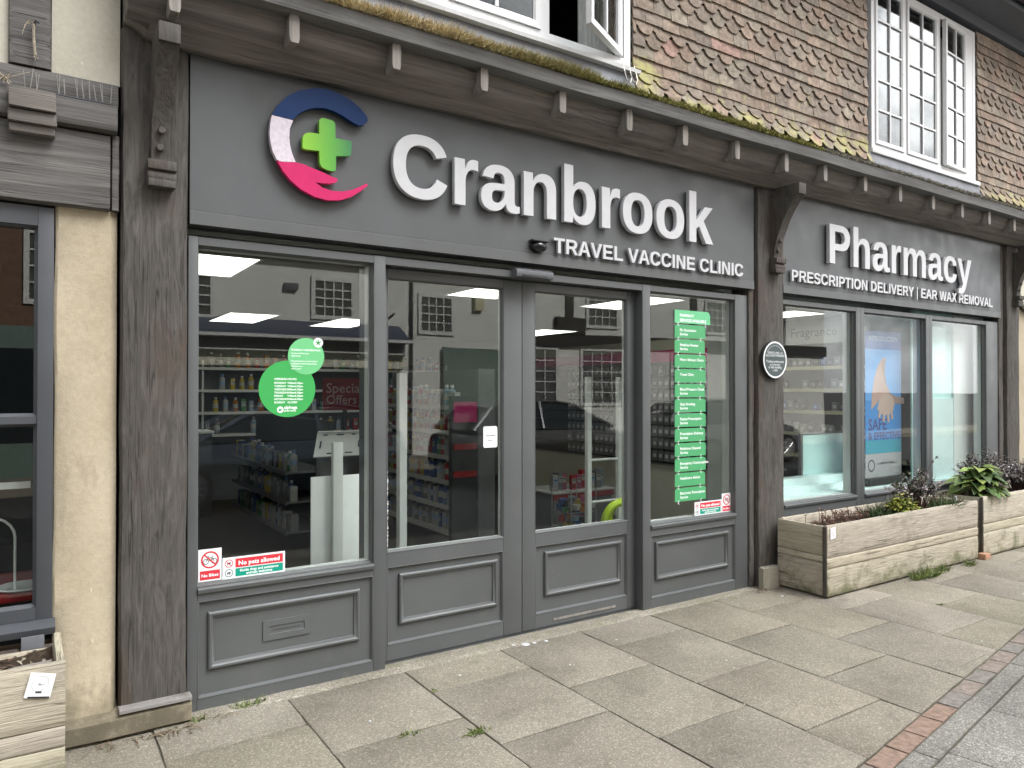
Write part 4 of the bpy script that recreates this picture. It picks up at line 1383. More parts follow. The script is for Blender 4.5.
G1, G2 = (0.045, 0.36, 0.085), (0.155, 0.52, 0.215)
T = thing('opening_hours_decal', 'two overlapping green circles with opening hours on the left window', 'window decal', (1.11, y, 1.42))
mb = MB('printed', 'printed'); mb.tone = G1
c1 = disc(1.115, 1.556, 0.147, 48)
mb.xz(c1, y - 0.0012, y - 0.0005)
f = front(y - 0.0012)
text_on(mb, 'OPENING HOURS', f, 1.047, 1.602, w=0.115, d=0.0004, off=0.02)
hrs = [('MONDAY', '9.00am', '5.30pm'), ('TUESDAY', '9.00am', '5.30pm'), ('WEDNESDAY', '9.00am', '5.30pm'), ('THURSDAY', '9.00am', '5.30pm'), ('FRIDAY', '9.00am', '5.30pm'), ('SATURDAY', '9.00am', '5.00pm'), ('SUNDAY', 'CLOSED', '')]
for i, (a, b, c) in enumerate(hrs):
    zz_ = 1.582 - i * 0.0168
    text_on(mb, a, f, 1.047, zz_, h=0.0098, d=0.0004, off=0.02)
    text_on(mb, b, f, 1.115, zz_, h=0.0098, d=0.0004, off=0.02)
    if c: text_on(mb, c, f, 1.155, zz_, h=0.0098, d=0.0004, off=0.02)
flat(mb, f, disc(1.078, 1.448, 0.017), 0.0004, WT)
flat(mb, f, [(1.069, 1.448), (1.075, 1.455), (1.078, 1.449), (1.083, 1.456), (1.087, 1.449), (1.081, 1.446), (1.084, 1.439), (1.076, 1.441), (1.07, 1.438)], 0.0006, G1)
text_on(mb, 'alphega', f, 1.098, 1.452, w=0.068, d=0.0004, off=0.02)
text_on(mb, 'pharmacy', f, 1.098, 1.438, w=0.062, d=0.0004, off=0.008)
obj('hours_circle', mb, T)
mb = MB('printed', 'printed'); mb.tone = G2
mb.xz(disc(1.213, 1.728, 0.097, 40), y - 0.0022, y - 0.0013)
f = front(y - 0.0022)
text_on(mb, 'PHARMACY INFORMATION', f, 1.133, 1.756, w=0.155, d=0.0004, off=0.02)
for i, t_ in enumerate(('Cranbrook Pharmacy', 'High Street', '', 'The pharmacist on duty today is', 'available for advice and services', 'Telephone us', 'Ask in store')):
    if t_: text_on(mb, t_, f, 1.133, 1.739 - i * 0.0135, h=0.0075, d=0.0004, off=0.012)
obj('information_circle', mb, T)
mb = MB('printed', 'printed'); mb.tone = WT
mb.xz(disc(1.277, 1.802, 0.026, 24), y - 0.0030, y - 0.0023)
f = front(y - 0.0030)
for a in (0, 72, 144, 216, 288):
    c_, s_ = math.cos(R(a + 20)), math.sin(R(a + 20))
    bar2(mb, f, (1.277, 1.802), (1.277 + 0.016 * c_, 1.802 + 0.016 * s_), 0.006, 0.0004, G1)
obj('logo_disc', mb, T)

T = thing('services_list_decal', 'tall stack of green arrow tabs listing pharmacy services on the narrow window', 'window decal', (4.07, y, 0.71))
items = [('Flu Vaccination', 'Service'), ('Medicine Review', 'Service'), ('Minor Ailment Clinics', ''), ('Travel Clinic', ''), ('Blood Pressure Check', 'Service'), ('Stop Smoking', 'Service'), ('Repeat Prescription', 'Service'), ('Prescription Delivery', 'Service'), ('Medicines Disposal', 'Service'), ('Emergency Contraception', 'Service'), ('Healthcare Advice', ''), ('Electronic Prescription', 'Service')]
LG = (0.075, 0.345, 0.14)
zt = 2.142
pitch = (2.142 - 0.715) / 13
for i in range(13):
    mb = MB('printed', 'printed')
    mb.tone = LG if i else (0.14, 0.50, 0.24)
    a, b = 3.944, (4.325 if i == 0 else 4.272 - 0.008 * (i % 3 == 2))
    z1 = zt - i * pitch; z0 = z1 - pitch * 0.885
    if i == 0:
        pts = [(a, z0), (b, z0), (b, z1 - 0.03), (b - 0.01, z1 - 0.01), (b - 0.03, z1), (a, z1)]
    else:
        z1 += pitch * 0.02
        pts = [(a, z0), (a + 0.025, z0), (b - 0.03, z0), (b, z0 + 0.0), (b, z1 - 0.012), (b - 0.02, z1), (a + 0.02, z1), (a, z1 - 0.012)]
    mb.xz(pts, y - 0.0014, y - 0.0006)
    f = front(y - 0.0014)
    if i == 0:
        text_on(mb, 'PHARMACY', f, a + 0.055, z1 - 0.048, w=0.15, d=0.0004, off=0.02)
        text_on(mb, 'SERVICES AVAILABLE', f, a + 0.055, z0 + 0.012, w=0.28, d=0.0004, off=0.02)
    else:
        text_on(mb, items[i - 1][0], f, a + 0.055, z0 + 0.050, h=0.020, d=0.0004, off=0.012)
        if items[i - 1][1]: text_on(mb, items[i - 1][1], f, a + 0.055, z0 + 0.020, h=0.020, d=0.0004, off=0.012)
    for (cx, sg) in ((a + 0.045, -1), (b - 0.045, -1)):
        bar2(mb, f, (cx + 0.014 * sg, z0 - 0.007), (cx, z0 + 0.008), 0.005, 0.0003, WT)
        bar2(mb, f, (cx + 0.014 * sg, z0 - 0.007), (cx, z0 - 0.021), 0.005, 0.0003, WT)
    obj('list_tab', mb, T)

mb = MB('printed', 'printed'); mb.tone = WT
yy = 0.0965
me_pts = rect(2.338, 2.440, 1.192, 1.324)
mb.xz([(2.346, 1.192), (2.432, 1.192), (2.440, 1.200), (2.440, 1.316), (2.432, 1.324), (2.346, 1.324), (2.338, 1.316), (2.338, 1.200)], yy, yy + 0.001)
text_on(mb, 'Automatic', front(yy), 2.389, 1.262, w=0.072, d=0.0005, align='C', off=0.015, tone=(0.12, 0.12, 0.13))
text_on(mb, 'door', front(yy), 2.389, 1.232, w=0.034, d=0.0005, align='C', off=0.015, tone=(0.12, 0.12, 0.13))
obj('door_sticker', mb, label='small white rounded automatic door sticker on the left door glass', cat='sticker')

# oval-looking round plaque on the middle post
T = thing('wall_plaque', 'round dark grey plaque with white rim screwed to the oak post between the windows', 'plaque', (4.936, -0.06, 1.635))
PC = (4.936, 1.790)
mb = MB('iron')
mb.xz(disc(PC[0], PC[1], 0.150, 48), -0.078, -0.058)
obj('rim_back', mb, T)
mb = MB('printed', 'printed'); mb.tone = (0.055, 0.075, 0.075)
mb.xz(disc(PC[0], PC[1], 0.146, 48), -0.082, -0.0785)
f = front(-0.082)
annulus(mb, f, PC[0], PC[1], 0.133, 0.1455, 0.0008, WT, 48)
for i in range(7):
    a = math.pi * (0.25 + 0.5 * i / 6); b = math.pi * (0.25 + 0.5 * (i + .7) / 6)
    bar2(mb, f, (PC[0] + .113 * math.cos(a), PC[1] + .113 * math.sin(a)), (PC[0] + .113 * math.cos(b), PC[1] + .113 * math.sin(b)), 0.006, 0.0006, (0.35, 0.37, 0.37))
for i, (t_, w_) in enumerate((('WEEKES LANE c.16', .19), ('OLD SHOP PREMISES', .235), ('', 0), ('Trading continuously', .22), ('as a pharmacy', .13), ('in this building', .16), ('c.1820', .06))):
    if t_: text_on(mb, t_, f, PC[0], PC[1] + 0.048 - i * 0.0232, w=w_, d=0.0006, align='C', off=0.016, tone=(0.62, 0.65, 0.64))
obj('plate', mb, T)

# ------------------------------------------------------------------ neighbour on the left
N = thing('neighbouring_building', 'neighbouring timber framed building with cream rendered pier and dark grey window', 'building', (-0.3, 0, 0))
mb = MB('cream_render')
secs = []
for i in range(41):
    z = 0.0 + 2.36 * i / 40
    w = lambda k: 0.007 * mn.noise(Vector((z * 3, k, 1.5)))
    fl = 0.05 * max(0, 1 - z / 0.45) ** 1.5
    xl = 0.083 if z > 0.475 else 0.083 - 0.03 * (0.475 - z) - 0.0
    secs.append([(xl + w(1), 0.16, z), (xl + w(1), 0.004 - fl + w(2), z), (xl + 0.012 + w(1), -0.006 - fl + w(2), z), (0.20, -0.010 - fl + w(3) * .6, z), (0.300, -0.006 - fl + w(4), z), (0.326, 0.012 - fl * .3 + w(5) * .6, z), (0.329, 0.16, z)])
mb.loft(secs, True)
obj('rendered_pier', mb, N)
mb = MB('cream_render')
mb.box(-3.0, 0.0825, 0.0, 0.16, 0.0, 0.42)
obj('rendered_wall', mb, N)
mb = MB('plinth_stone')
mb.timber(0.13, 0.632, -0.105, 0.16, 0.0, 0.108, 'x', 0.006, 14, 0.02, 4)
obj('plinth', mb, N)
mb = MB('flashing_stone')
mb.timber(0.333, 0.632, -0.112, -0.04, 0.1085, 0.128, 'x', 0.003, 10, 0.006, 6)
obj('plinth_flashing', mb, N)
# brick showing beneath the window sill
mb = MB('brick')
for rr in range(2):
    for kx in range(14):
        t = random.uniform(0.8, 1.15)
        mb.tone = (0.15 * t, 0.12 * t, 0.105 * t)
        x = -2.4 + kx * 0.19 + (0.09 if rr else 0)
        if x < 0.06: mb.box(x, min(x + 0.18, 0.10), -0.022, -0.001, 0.30 + rr * 0.078, 0.30 + rr * 0.078 + 0.07, 0.006)
obj('brick_course', mb, N)
# window of the neighbour
mb = MB('neighbour_gray')
opening = None
mb.box(0.022, 0.0815, -0.012, 0.07, 0.49, 2.345, 0.003)
mb.box(-2.6, 0.0215, -0.0115, 0.07, 2.262, 2.345)
mb.box(-2.6, 0.0215, -0.0115, 0.07, 0.56, 0.612)
mb.box(-2.6, 0.0215, -0.006, 0.07, 1.404, 1.436)
mb.box(-1.27, -1.20, -0.010, 0.07, 0.6125, 1.4035); mb.box(-1.27, -1.20, -0.010, 0.07, 1.4365, 2.2615)
nw = obj('shop_window', mb, N)
mb = MB('neighbour_gray')
mb.ring(-1.20, 0.0215, 1.4365, 2.2615, [(-0.001, 0.02), (-0.001, 0.002), (0.012, 0.016), (0.013, 0.02)])
mb.ring(-1.20, 0.0215, 0.6125, 1.4035, [(-0.001, 0.02), (-0.001, 0.002), (0.012, 0.016), (0.013, 0.02)])
obj('glazing_bead', mb, nw)
mb = MB('shop_glass')
mb.box(-2.55, 0.03, 0.025, 0.031, 0.60, 1.41); mb.box(-2.55, 0.03, 0.025, 0.031, 1.43, 2.27)
obj('pane', mb, nw)
mb = MB('white_plastic')
mb.box(0.012, 0.021, 0.04, 0.05, 0.62, 2.26)
obj('lining', mb, nw)
mb = MB('neighbour_gray')
mb.prism([(-0.055, 0.515), (-0.058, 0.53), (-0.0125, 0.558), (0.05, 0.558), (0.05, 0.50), (-0.05, 0.50)], lambda u, v_, d: (d, u, v_), -2.6, 0.092)
obj('sill', mb, nw)
# timbers
mb = MB('neighbour_beam')
mb.timber(-2.6, 0.292, -0.058, 0.10, 2.358, 2.695, 'x', 0.004, 40, 0.012, 21)
obj('timber_beam', mb, N)
mb = MB('neighbour_beam')
mb.timber(0.296, 0.332, -0.035, 0.10, 2.362, 2.70, 'z', 0.004, 8, 0.008, 22)
obj('timber_end', mb, N)
mb = MB('neighbour_beam')
mb.timber(-2.6, 0.318, -0.088, 0.10, 2.698, 2.822, 'x', 0.006, 40, 0.012, 23)
obj('timber_ledge', mb, N)
mb = MB('neighbour_beam')
mb.timber(-2.6, 0.325, -0.03, 0.10, 2.826, 2.938, 'x', 0.005, 40, 0.01, 24)
obj('timber_sill', mb, N)
mb = MB('neighbour_beam')
mb.timber(-0.086, 0.068, -0.034, 0.08, 2.942, 5.0, 'z', 0.004, 30, 0.008, 25)
obj('timber_stud', mb, N)
for xc in (-0.0, -1.1):
    mb = MB('oak_beam')
    mb.box(xc - 0.083, xc + 0.083, -0.150, -0.06, 2.722, 2.806, 0.005, jit=0.003)
    mb.box(xc - 0.086, xc + 0.086, -0.130, -0.06, 2.668, 2.719, 0.01, jit=0.003)
    mb.box(xc - 0.082, xc + 0.082, -0.105, -0.06, 2.632, 2.667, 0.008, jit=0.002)
    obj('corbel', mb, N)
mb = MB('upper_plaster')
mb.box(-2.6, -0.087, 0.0, 0.12, 2.94, 5.0); mb.box(0.069, 0.334, 0.0, 0.12, 2.94, 5.0)
obj('plaster_panel', mb, N)
mb = MB('room_dark')
mb.box(-4.0, -2.605, -0.03, 0.16, 0.0, 5.0)
mb.box(-2.6, 0.29, 0.13, 6.0, 2.4, 2.5); mb.box(-2.6, 0.29, 5.0, 5.1, -0.1, 2.39); mb.box(-2.7, -2.606, 0.17, 6.0, 0, 5.0); mb.box(0.30, 0.40, 0.175, 6.0, -0.1, 5.0)
mb.box(-2.6, 0.29, 0.15, 5.0, 0.0, 0.02)
obj('back_room', mb, N)
mb = MB('roof_clay')
mb.prism([(-0.6, 5.0), (4.0, 8.8), (8.6, 5.0)], lambda u, v_, d: (d, u, v_), -14, -4.05)
mb.box(-14, -4.05, 0.0, 8.0, -0.1, 4.99)
obj('roof', mb, N)
# display behind neighbour's glass
T = thing('display_table', 'red topped display table inside the neighbouring window', 'table', (-0.3, 0.6, 0.02))
mb = MB('red_poster'); mb.box(-0.9, 0.2, 0.35, 0.85, 0.56, 0.60, 0.004); obj('table_top', mb, T)
for (a, b) in ((-0.85, 0.4), (-0.85, 0.8), (0.15, 0.4), (0.15, 0.8)):
    mb = MB('shelf_dark'); mb.box(a - .02, a + .02, b - .02, b + .02, 0.02, 0.559); obj('leg', mb, T)
mb = MB('white_plastic')
mb.tube([(-0.26, 0.42, 0.602)] + [(-0.16 + 0.10 * math.cos(a), 0.42, 0.85 + 0.10 * math.sin(a)) for a in [math.pi - k * math.pi / 10 for k in range(11)]] + [(-0.06, 0.42, 0.602)], 0.006, 8)
mb.lathe((-0.03, 0.44, 0.6005), [(0.09, 0.0), (0.11, 0.012), (0.105, 0.016), (0.08, 0.006)], 20)
obj('wire_stand', mb, label='white hooped wire stand on the red table in the neighbouring window', cat='display stand')
T = thing('wall_rail', 'pale horizontal rail across the neighbouring window interior', 'rail', (-0.4, 0.25, 1.05))
mb = MB('white_plastic'); mb.box(-1.0, 0.0, 0.25, 0.27, 1.10, 1.13); obj('rail', mb, T)

# bird spikes, frayed string
T = thing('bird_spikes', 'row of thin pigeon spikes on the weathered ledge of the left building', 'bird spikes', (0.1, -0.06, 2.82))
mb = MB('neighbour_gray')
mb.box(-0.05, 0.30, -0.075, -0.045, 2.824, 2.829)
obj('strip', mb, T)
for k in range(14):
    x = -0.03 + k * 0.0245 + random.uniform(-.004, .004)
    if k in (3, 4): continue
    for sg in (-1, 1):
        if random.random() < 0.8:
            mb = MB('spike_steel')
            mb.tube([(x, -0.06, 2.828), (x + random.uniform(-.012, .012), -0.06 + sg * random.uniform(0.005, .02), 2.828 + random.uniform(0.07, 0.10))], 0.0013, 5)
            obj('spike', mb, T)
T = thing('frayed_string', 'frayed pale string hanging from an iron hook on the dark stud', 'string', (-0.01, -0.04, 2.98))
mb = MB('iron'); mb.tube([(0.006, -0.03, 3.118), (0.006, -0.062, 3.118), (0.010, -0.066, 3.126), (0.022, -0.06, 3.122)], 0.005, 6); obj('hook', mb, T)
mb = MB('string')
for k in range(4):
    pts = [(0.003 + 0.004 * math.sin(i * 1.3 + k * 1.6) - 0.0005 * i + (0.012 * (i / 12) ** 2), -0.058 + 0.004 * math.cos(i * 1.3 + k * 1.6), 3.122 - 0.0118 * i) for i in range(13)]
    mb.tube(pts, 0.0022, 5)
for k in range(5):
    mb.tube([(0.0, -0.06, 3.118), (-0.012 - .004 * k, -0.064, 3.125 - .006 * k), (-0.026 - .003 * k, -0.066, 3.105 - 0.012 * k)], 0.0012, 4)
for k in range(6):
    mb.tube([(0.006, -0.058, 2.985), (0.006 + random.uniform(-.014, .016), -0.062, 2.985 - random.uniform(.01, .03))], 0.0012, 4)
obj('string', mb, T)
mb = MB('string')
c0 = Vector((-0.098, -0.10, 2.842))
for k in range(26):
    d = Vector((random.uniform(-1, 1), random.uniform(-.4, .2), random.uniform(-.8, .8))) * 0.035
    mb.tube([c0 + d * -.5, c0 + d * .2 + Vector((0, 0, random.uniform(-.01, .01))), c0 + d], 0.0015, 4)
mb.tube([c0, c0 + Vector((0.04, -.002, .02)), c0 + Vector((0.085, -0.0, .045))], 0.002, 5)
mb.tube([c0, c0 + Vector((-0.02, -.002, .025)), c0 + Vector((-0.05, -0.0, .07))], 0.002, 5)
obj('nest_straw', mb, label='small tangle of straw beside the pigeon spikes above the corbel', cat='straw')

# right neighbour beyond the third post
N2 = thing('neighbouring_building', 'cream rendered building at the right edge beyond the last oak post', 'building', (10.5, 0, 0))
mb = MB('cream_render'); mb.box(9.335, 9.895, 0.0, 0.16, 0.0, 3.14); mb.box(9.9, 16, 0.0, 0.16, 0, 3.46); obj('rendered_wall', mb, N2)
mb = MB('upper_plaster'); mb.box(10.105, 16, -0.25, 8.0, 3.461, 5.2); obj('upper_floor', mb, N2)
mb = MB('roof_clay'); mb.prism([(-0.8, 5.205), (4.0, 9.0), (8.8, 5.205)], lambda u, v_, d: (d, u, v_), 14.005, 16.2); obj('roof', mb, N2)
T = thing('round_sign', 'edge of a round cream hanging sign beyond the last bracket', 'sign', (9.62, -0.1, 2.44))
mb = MB('cream_wall'); mb.xz(disc(9.60, 2.745, 0.30, 40), -0.06, -0.03); obj('board', mb, T)
mb = MB('iron'); mb.prism(disc(9.60, 2.745, 0.31, 40), lambda u, v_, d: (u, d, v_), -0.029, -0.001); obj('backing', mb, T)

# ------------------------------------------------------------------ planters
def planter(label, x0, x1, y0, y1, z0, z1, back=1.0, seed=0):
    T = thing('wooden_planter', label, 'planter', ((x0 + x1) / 2, (y0 + y1) / 2, 0), 'weathered plank planters along the shop fronts')
    rr = random.Random(seed)
    hh = z1 - z0
    bands = [(0.0, 0.385), (0.392, 0.535), (0.542, 1.0)]
    th = 0.032
    def plank(mb, xa, xb, ya, yb, za, zb, ax):
        t = rr.uniform(0.82, 1.12)
        mb.tone = (t, t * rr.uniform(0.97, 1.02), t * rr.uniform(0.93, 1.02))
        mb.timber(xa, xb, ya, yb, za, zb, ax, 0.0028, 26 if ax == 'x' else 8, 0.006, rr.uniform(0, 99))
    mb = MB('planter_wood')
    for a, b in bands:
        plank(mb, x0 - 0.002, x1, y0, y0 + th, z0 + hh * a, z0 + hh * b, 'x')
    obj('front_panel', mb, T)
    mb = MB('planter_wood')
    for a, b in bands:
        plank(mb, x0 + th, x1, y1 - th, y1, z0 + hh * a * back, z0 + hh * b * back, 'x')
    obj('back_panel', mb, T)
    eb = [(0.0, 0.47), (0.478, 0.565), (0.573, 0.985)]
    for (xa, xb) in ((x0, x0 + th), (x1 - th, x1)):
        mb = MB('planter_wood_end')
        for a, b in eb:
            plank(mb, xa, xb, y0 + th + 0.003, y1 - (0 if xa == x0 else th) - 0.002, z0 + hh * a, z0 + hh * b, 'y')
        obj('end_panel', mb, T)
    mb = MB('oak_post')
    mb.box(x0 - 0.010, x0 - 0.0025, y0 + 0.006, y0 + 0.036, z0, z1 - 0.01, 0.002)
    obj('corner_strip', mb, T)
    mb = MB('shelf_dark')
    for xx in (x0 + 0.15, (x0 + x1) / 2, x1 - 0.15):
        mb.box(xx - 0.04, xx + 0.04, y0 + 0.05, y1 - 0.03, 0.003, z0 - 0.001)
    obj('foot', mb, T)
    mb = MB('soil')
    mb.tone = (0.055, 0.040, 0.028)
    nx, ny = 60, 9
    grid = [[mb.v(x0 + th + 0.002 + (x1 - x0 - 2 * th - 0.004) * i / nx, y0 + th + 0.002 + (y1 - y0 - 2 * th - 0.004) * j / ny,
                  z1 - 0.075 + 0.022 * mn.noise(Vector((i * .35, j * .5, seed))) + 0.01 * mn.noise(Vector((i * 1.7, j * 1.7, seed)))) for j in range(ny + 1)] for i in range(nx + 1)]
    for i in range(nx):
        for j in range(ny):
            mb.face([grid[i][j], grid[i + 1][j], grid[i + 1][j + 1], grid[i][j + 1]], True)
    obj('soil', mb, T)
    return T
planter('long weathered plank planter below the Pharmacy window with sparse plants', 4.935, 7.235, -0.535, -0.100, 0.014, 0.540, seed=3)
planter('weathered plank planter at the right edge full of leafy plants', 7.350, 9.60, -0.535, -0.100, 0.014, 0.562, seed=5)
planter('weathered plank planter at the bottom left corner below the neighbouring window', -1.9, 0.113, -0.560, -0.090, 0.014, 0.530, back=0.86, seed=8)

def leaf(mb, p, d, up, L, W, bend=0.25, n=4, tone=(0.1, 0.2, 0.05)):
    d = Vector(d).normalized(); s_ = d.cross(Vector(up))
    if s_.length < 1e-4: s_ = d.cross(Vector((1, 0, 0)))
    s_.normalize(); u = s_.cross(d).normalized()
    rows = []
    for i in range(n + 1):
        t = i / n
        w = W * 0.5 * (math.sin(math.pi * (0.06 + 0.94 * t) ** 0.75)) + 0.0004
        c = Vector(p) + d * (L * t) - u * (bend * L * t * t)
        rows.append((mb.v(c - s_ * w + u * (w * 0.35)), mb.v(c), mb.v(c + s_ * w + u * (w * 0.35))))
    mb.tone = tone
    for a, b in zip(rows, rows[1:]):
        mb.face([a[0], a[1], b[1], b[0]], True); mb.face([a[1], a[2], b[2], b[1]], True)
def jitter(c, k=0.25):
    f = random.uniform(1 - k, 1 + k)
    return tuple(x * f * random.uniform(0.9, 1.1) for x in c)

def bush(name, label, cat, base, rx, ry, h, nst, nleaf, Lr, Wr, tones, stem_t=(0.10, 0.05, 0.035), group=None, droop=0.3, lean=(0, 0)):
    T = thing(name, label, cat, base, group)
    b = Vector(base)
    st = MB('leaf'); fo = MB('leaf')
    st.tone = stem_t
    for k in range(nst):
        a = random.uniform(0, 6.283); r = math.sqrt(random.random())
        tip = b + Vector((rx * r * math.cos(a) + lean[0] * h, ry * r * math.sin(a) + lean[1] * h, h * random.uniform(0.55, 1.05) * (1 - 0.45 * r * r)))
        mid = b + (tip - b) * 0.5 + Vector((random.uniform(-.03, .03), random.uniform(-.03, .03), h * 0.12))
        root = b + Vector((rx * 0.25 * r * math.cos(a), ry * 0.25 * r * math.sin(a), -0.02))
        st.tube([root, mid, tip], [0.004, 0.003, 0.0015], 5)
        for j in range(nleaf):
            t = random.uniform(0.35, 1.0) ** 0.8
            p = root.lerp(mid, t * 2) if t < .5 else mid.lerp(tip, t * 2 - 1)
            d = Vector((random.uniform(-1, 1), random.uniform(-1, 1), random.uniform(-0.3, 0.8)))
            leaf(fo, p, d, (0, 0, 1), random.uniform(*Lr), random.uniform(*Wr), droop, 3, jitter(random.choice(tones)))
    obj('stem', st, T); obj('foliage', fo, T)
    return T
# long planter, left to right
T = thing('dried_sedum', 'dry brown sedum stubs at the left end of the long planter', 'plant', (5.42, -0.30, 0.48))
mb = MB('leaf')
for k in range(70):
    x, y = random.uniform(5.10, 5.80), random.uniform(-0.44, -0.18)
    h = random.uniform(0.03, 0.10)
    mb.tone = jitter((0.13, 0.075, 0.05))
    tip = (x + random.uniform(-.02, .02), y + random.uniform(-.02, .02), 0.48 + h)
    mb.tube([(x, y, 0.465), tip], [0.003, 0.002], 4)
    for j in range(9):
        leaf(mb, Vector(tip) + Vector((random.uniform(-.014, .014), random.uniform(-.014, .014), random.uniform(-.02, .006))), (random.uniform(-1, 1), random.uniform(-1, 1), random.uniform(0, 1)), (0, 0, 1), random.uniform(.012, .024), random.uniform(.008, .014), .2, 2, jitter((0.15, 0.075, 0.055), .4))
obj('dry_heads', mb, T)
def grassy(name, label, cat, base, rx, ry, n, h, ta, tb, group=None):
    mb = MB('leaf')
    for k in range(n):
        a = random.uniform(0, 6.283); r = math.sqrt(random.random())
        p = Vector(base) + Vector((rx * r * math.cos(a), ry * r * math.sin(a), -0.004))
        d = Vector((random.uniform(-1.1, 1.1), random.uniform(-1.1, 1.1), 0.8))
        q = random.random()
        leaf(mb, p, d, (random.uniform(-1, 1), random.uniform(-1, 1), .1), h * random.uniform(.5, 1.15), random.uniform(.003, .006), .35, 3, tuple(x + (y - x) * q for x, y in zip(ta, tb)))
    return obj(name, mb, label=label, cat=cat, group=group, org=base)
grassy('thrift_cushion', 'low dark green cushion plant in the middle of the long planter', 'plant', (5.98, -0.33, 0.475), 0.22, 0.11, 500, 0.12, (0.03, 0.06, 0.02), (0.07, 0.11, 0.035))
bush('yellow_green_plant', 'small yellow green leafy plant in front of the dark stemmed shrub', 'plant', (6.22, -0.40, 0.48), 0.17, 0.10, 0.17, 24, 10, (.04, .065), (.028, .045), [(0.25, 0.27, 0.04), (0.19, 0.24, 0.045), (0.30, 0.29, 0.07)], (0.12, 0.14, 0.03))
bush('dark_stemmed_shrub', 'open shrub with wiry dark stems and small grey mauve leaves in the long planter', 'shrub', (6.62, -0.30, 0.48), 0.42, 0.17, 0.36, 60, 13, (.022, .042), (.016, .028), [(0.16, 0.14, 0.13), (0.24, 0.21, 0.20), (0.09, 0.10, 0.06), (0.36, 0.31, 0.30), (0.13, 0.145, 0.07)], (0.07, 0.035, 0.03))
for k in range(2):
    pass
T = thing('flower_stalk', 'two tall thin drooping stalks rising from the dark stemmed shrub', 'flower stalk', (6.75, -0.25, 0.5))
mb = MB('leaf'); mb.tone = (0.08, 0.05, 0.045)
mb.tube([(6.72, -0.28, 0.5), (6.78, -0.28, 0.72), (6.90, -0.30, 0.90), (6.96, -0.31, 0.93)], [.003, .0025, .002, .0015], 5)
mb.tube([(6.35, -0.30, 0.5), (6.22, -0.31, 0.66), (6.08, -0.33, 0.72)], [.003, .0025, .0015], 5)
for p in ((6.96, -0.31, 0.93), (6.92, -0.3, 0.90), (6.08, -.33, .72), (6.12, -.33, .71), (6.16, -.32, .70)):
    for j in range(7):
        leaf(mb, p, (random.uniform(-1, 1), random.uniform(-1, 1), random.uniform(-1, .6)), (0, 0, 1), .024, .014, .2, 2, jitter((0.20, 0.15, 0.15)))
obj('stalks', mb, T)
grassy('trailing_tuft', 'dark green grassy tuft hanging over the front board of the long planter', 'plant', (6.86, -0.43, 0.49), 0.20, 0.09, 420, 0.13, (0.035, 0.06, 0.015), (0.09, 0.13, 0.04))
mb = MB('white_plastic'); mb.box(7.09, 7.10, -0.42, -0.395, 0.47, 0.575, 0.002)
obj('plant_label', mb, label='small white plant label stuck in the right end of the long planter', cat='plant label')
# right planter
T = thing('primrose_clump', 'clump of big bright green crinkled leaves at the left end of the right planter', 'plant', (7.66, -0.36, 0.50))
mb = MB('leaf')
for k in range(95):
    a = random.uniform(0, 6.283); r = random.uniform(0.05, 1)
    p = Vector((7.64 + 0.26 * r * math.cos(a), -0.36 + 0.16 * r * math.sin(a), 0.52 + 0.30 * (1 - r * r * .8) * random.uniform(.45, 1)))
    leaf(mb, p, (math.cos(a) * .9 + random.uniform(-.3, .3), math.sin(a) * .9 - .25 + random.uniform(-.3, .3), random.uniform(-.15, .55)), (0, -.3, 1), random.uniform(.10, .15), random.uniform(.095, .145), .55, 6, jitter(random.choice([(0.15, 0.215, 0.045), (0.21, 0.27, 0.065), (0.085, 0.14, 0.035), (0.05, 0.085, 0.025)]), .25))
for k in range(40):
    a = random.uniform(0, 6.283); r = random.uniform(0.0, .9)
    mb.tone = (0.10, 0.14, 0.04)
    mb.tube([(7.64 + .1 * r * math.cos(a), -.36 + .06 * r * math.sin(a), .49), (7.64 + .22 * r * math.cos(a), -.36 + .13 * r * math.sin(a), .66)], .003, 4)
obj('foliage', mb, T)
bush('heather_bush', 'rounded grey purple bush with tiny leaves behind the bright green clump', 'shrub', (8.02, -0.22, 0.48), 0.42, 0.20, 0.50, 120, 20, (.02, .036), (.013, .022), [(0.20, 0.18, 0.18), (0.30, 0.275, 0.275), (0.12, 0.12, 0.09), (0.42, 0.38, 0.385), (0.11, 0.095, 0.09)], (0.06, 0.035, 0.03))
bush('heather_bush', 'grey purple bush spilling over the right planter at the edge of the photo', 'shrub', (8.62, -0.33, 0.48), 0.42, 0.20, 0.40, 90, 18, (.02, .036), (.013, .022), [(0.20, 0.18, 0.18), (0.30, 0.275, 0.275), (0.12, 0.12, 0.09), (0.42, 0.38, 0.385)], (0.06, 0.035, 0.03))
# left planter
mb = MB('leaf')
for k in range(140):
    p = Vector((random.uniform(-0.5, 0.08), random.uniform(-0.5, -0.2), 0.47 + random.uniform(-.01, .03)))
    leaf(mb, p, (random.uniform(-1, 1), random.uniform(-1, 1), random.uniform(-.1, .4)), (0, 0, 1), random.uniform(.015, .045), random.uniform(.008, .02), .3, 2, jitter(random.choice([(0.10, 0.06, 0.04), (0.18, 0.13, 0.09), (0.06, 0.045, 0.035), (.32, .27, .22)]), .3))
obj('dead_leaves', mb, label='dead leaves lying in the bottom left planter', cat='leaf litter', kind='stuff')
mb = MB('oak_joist'); mb.box(-0.06, 0.08, -0.5, -0.40, 0.475, 0.497, .003, rot=('Z', R(8)))
obj('wood_offcut', mb, label='short wood offcut lying on the rim side of the bottom left planter', cat='offcut')
mb = MB('lead'); mb.box(-0.03, 0.052, -0.089, -0.079, 0.44, 0.512, .002)
obj('slate_piece', mb, label='grey slate leaning on the wall behind the bottom left planter', cat='slate')
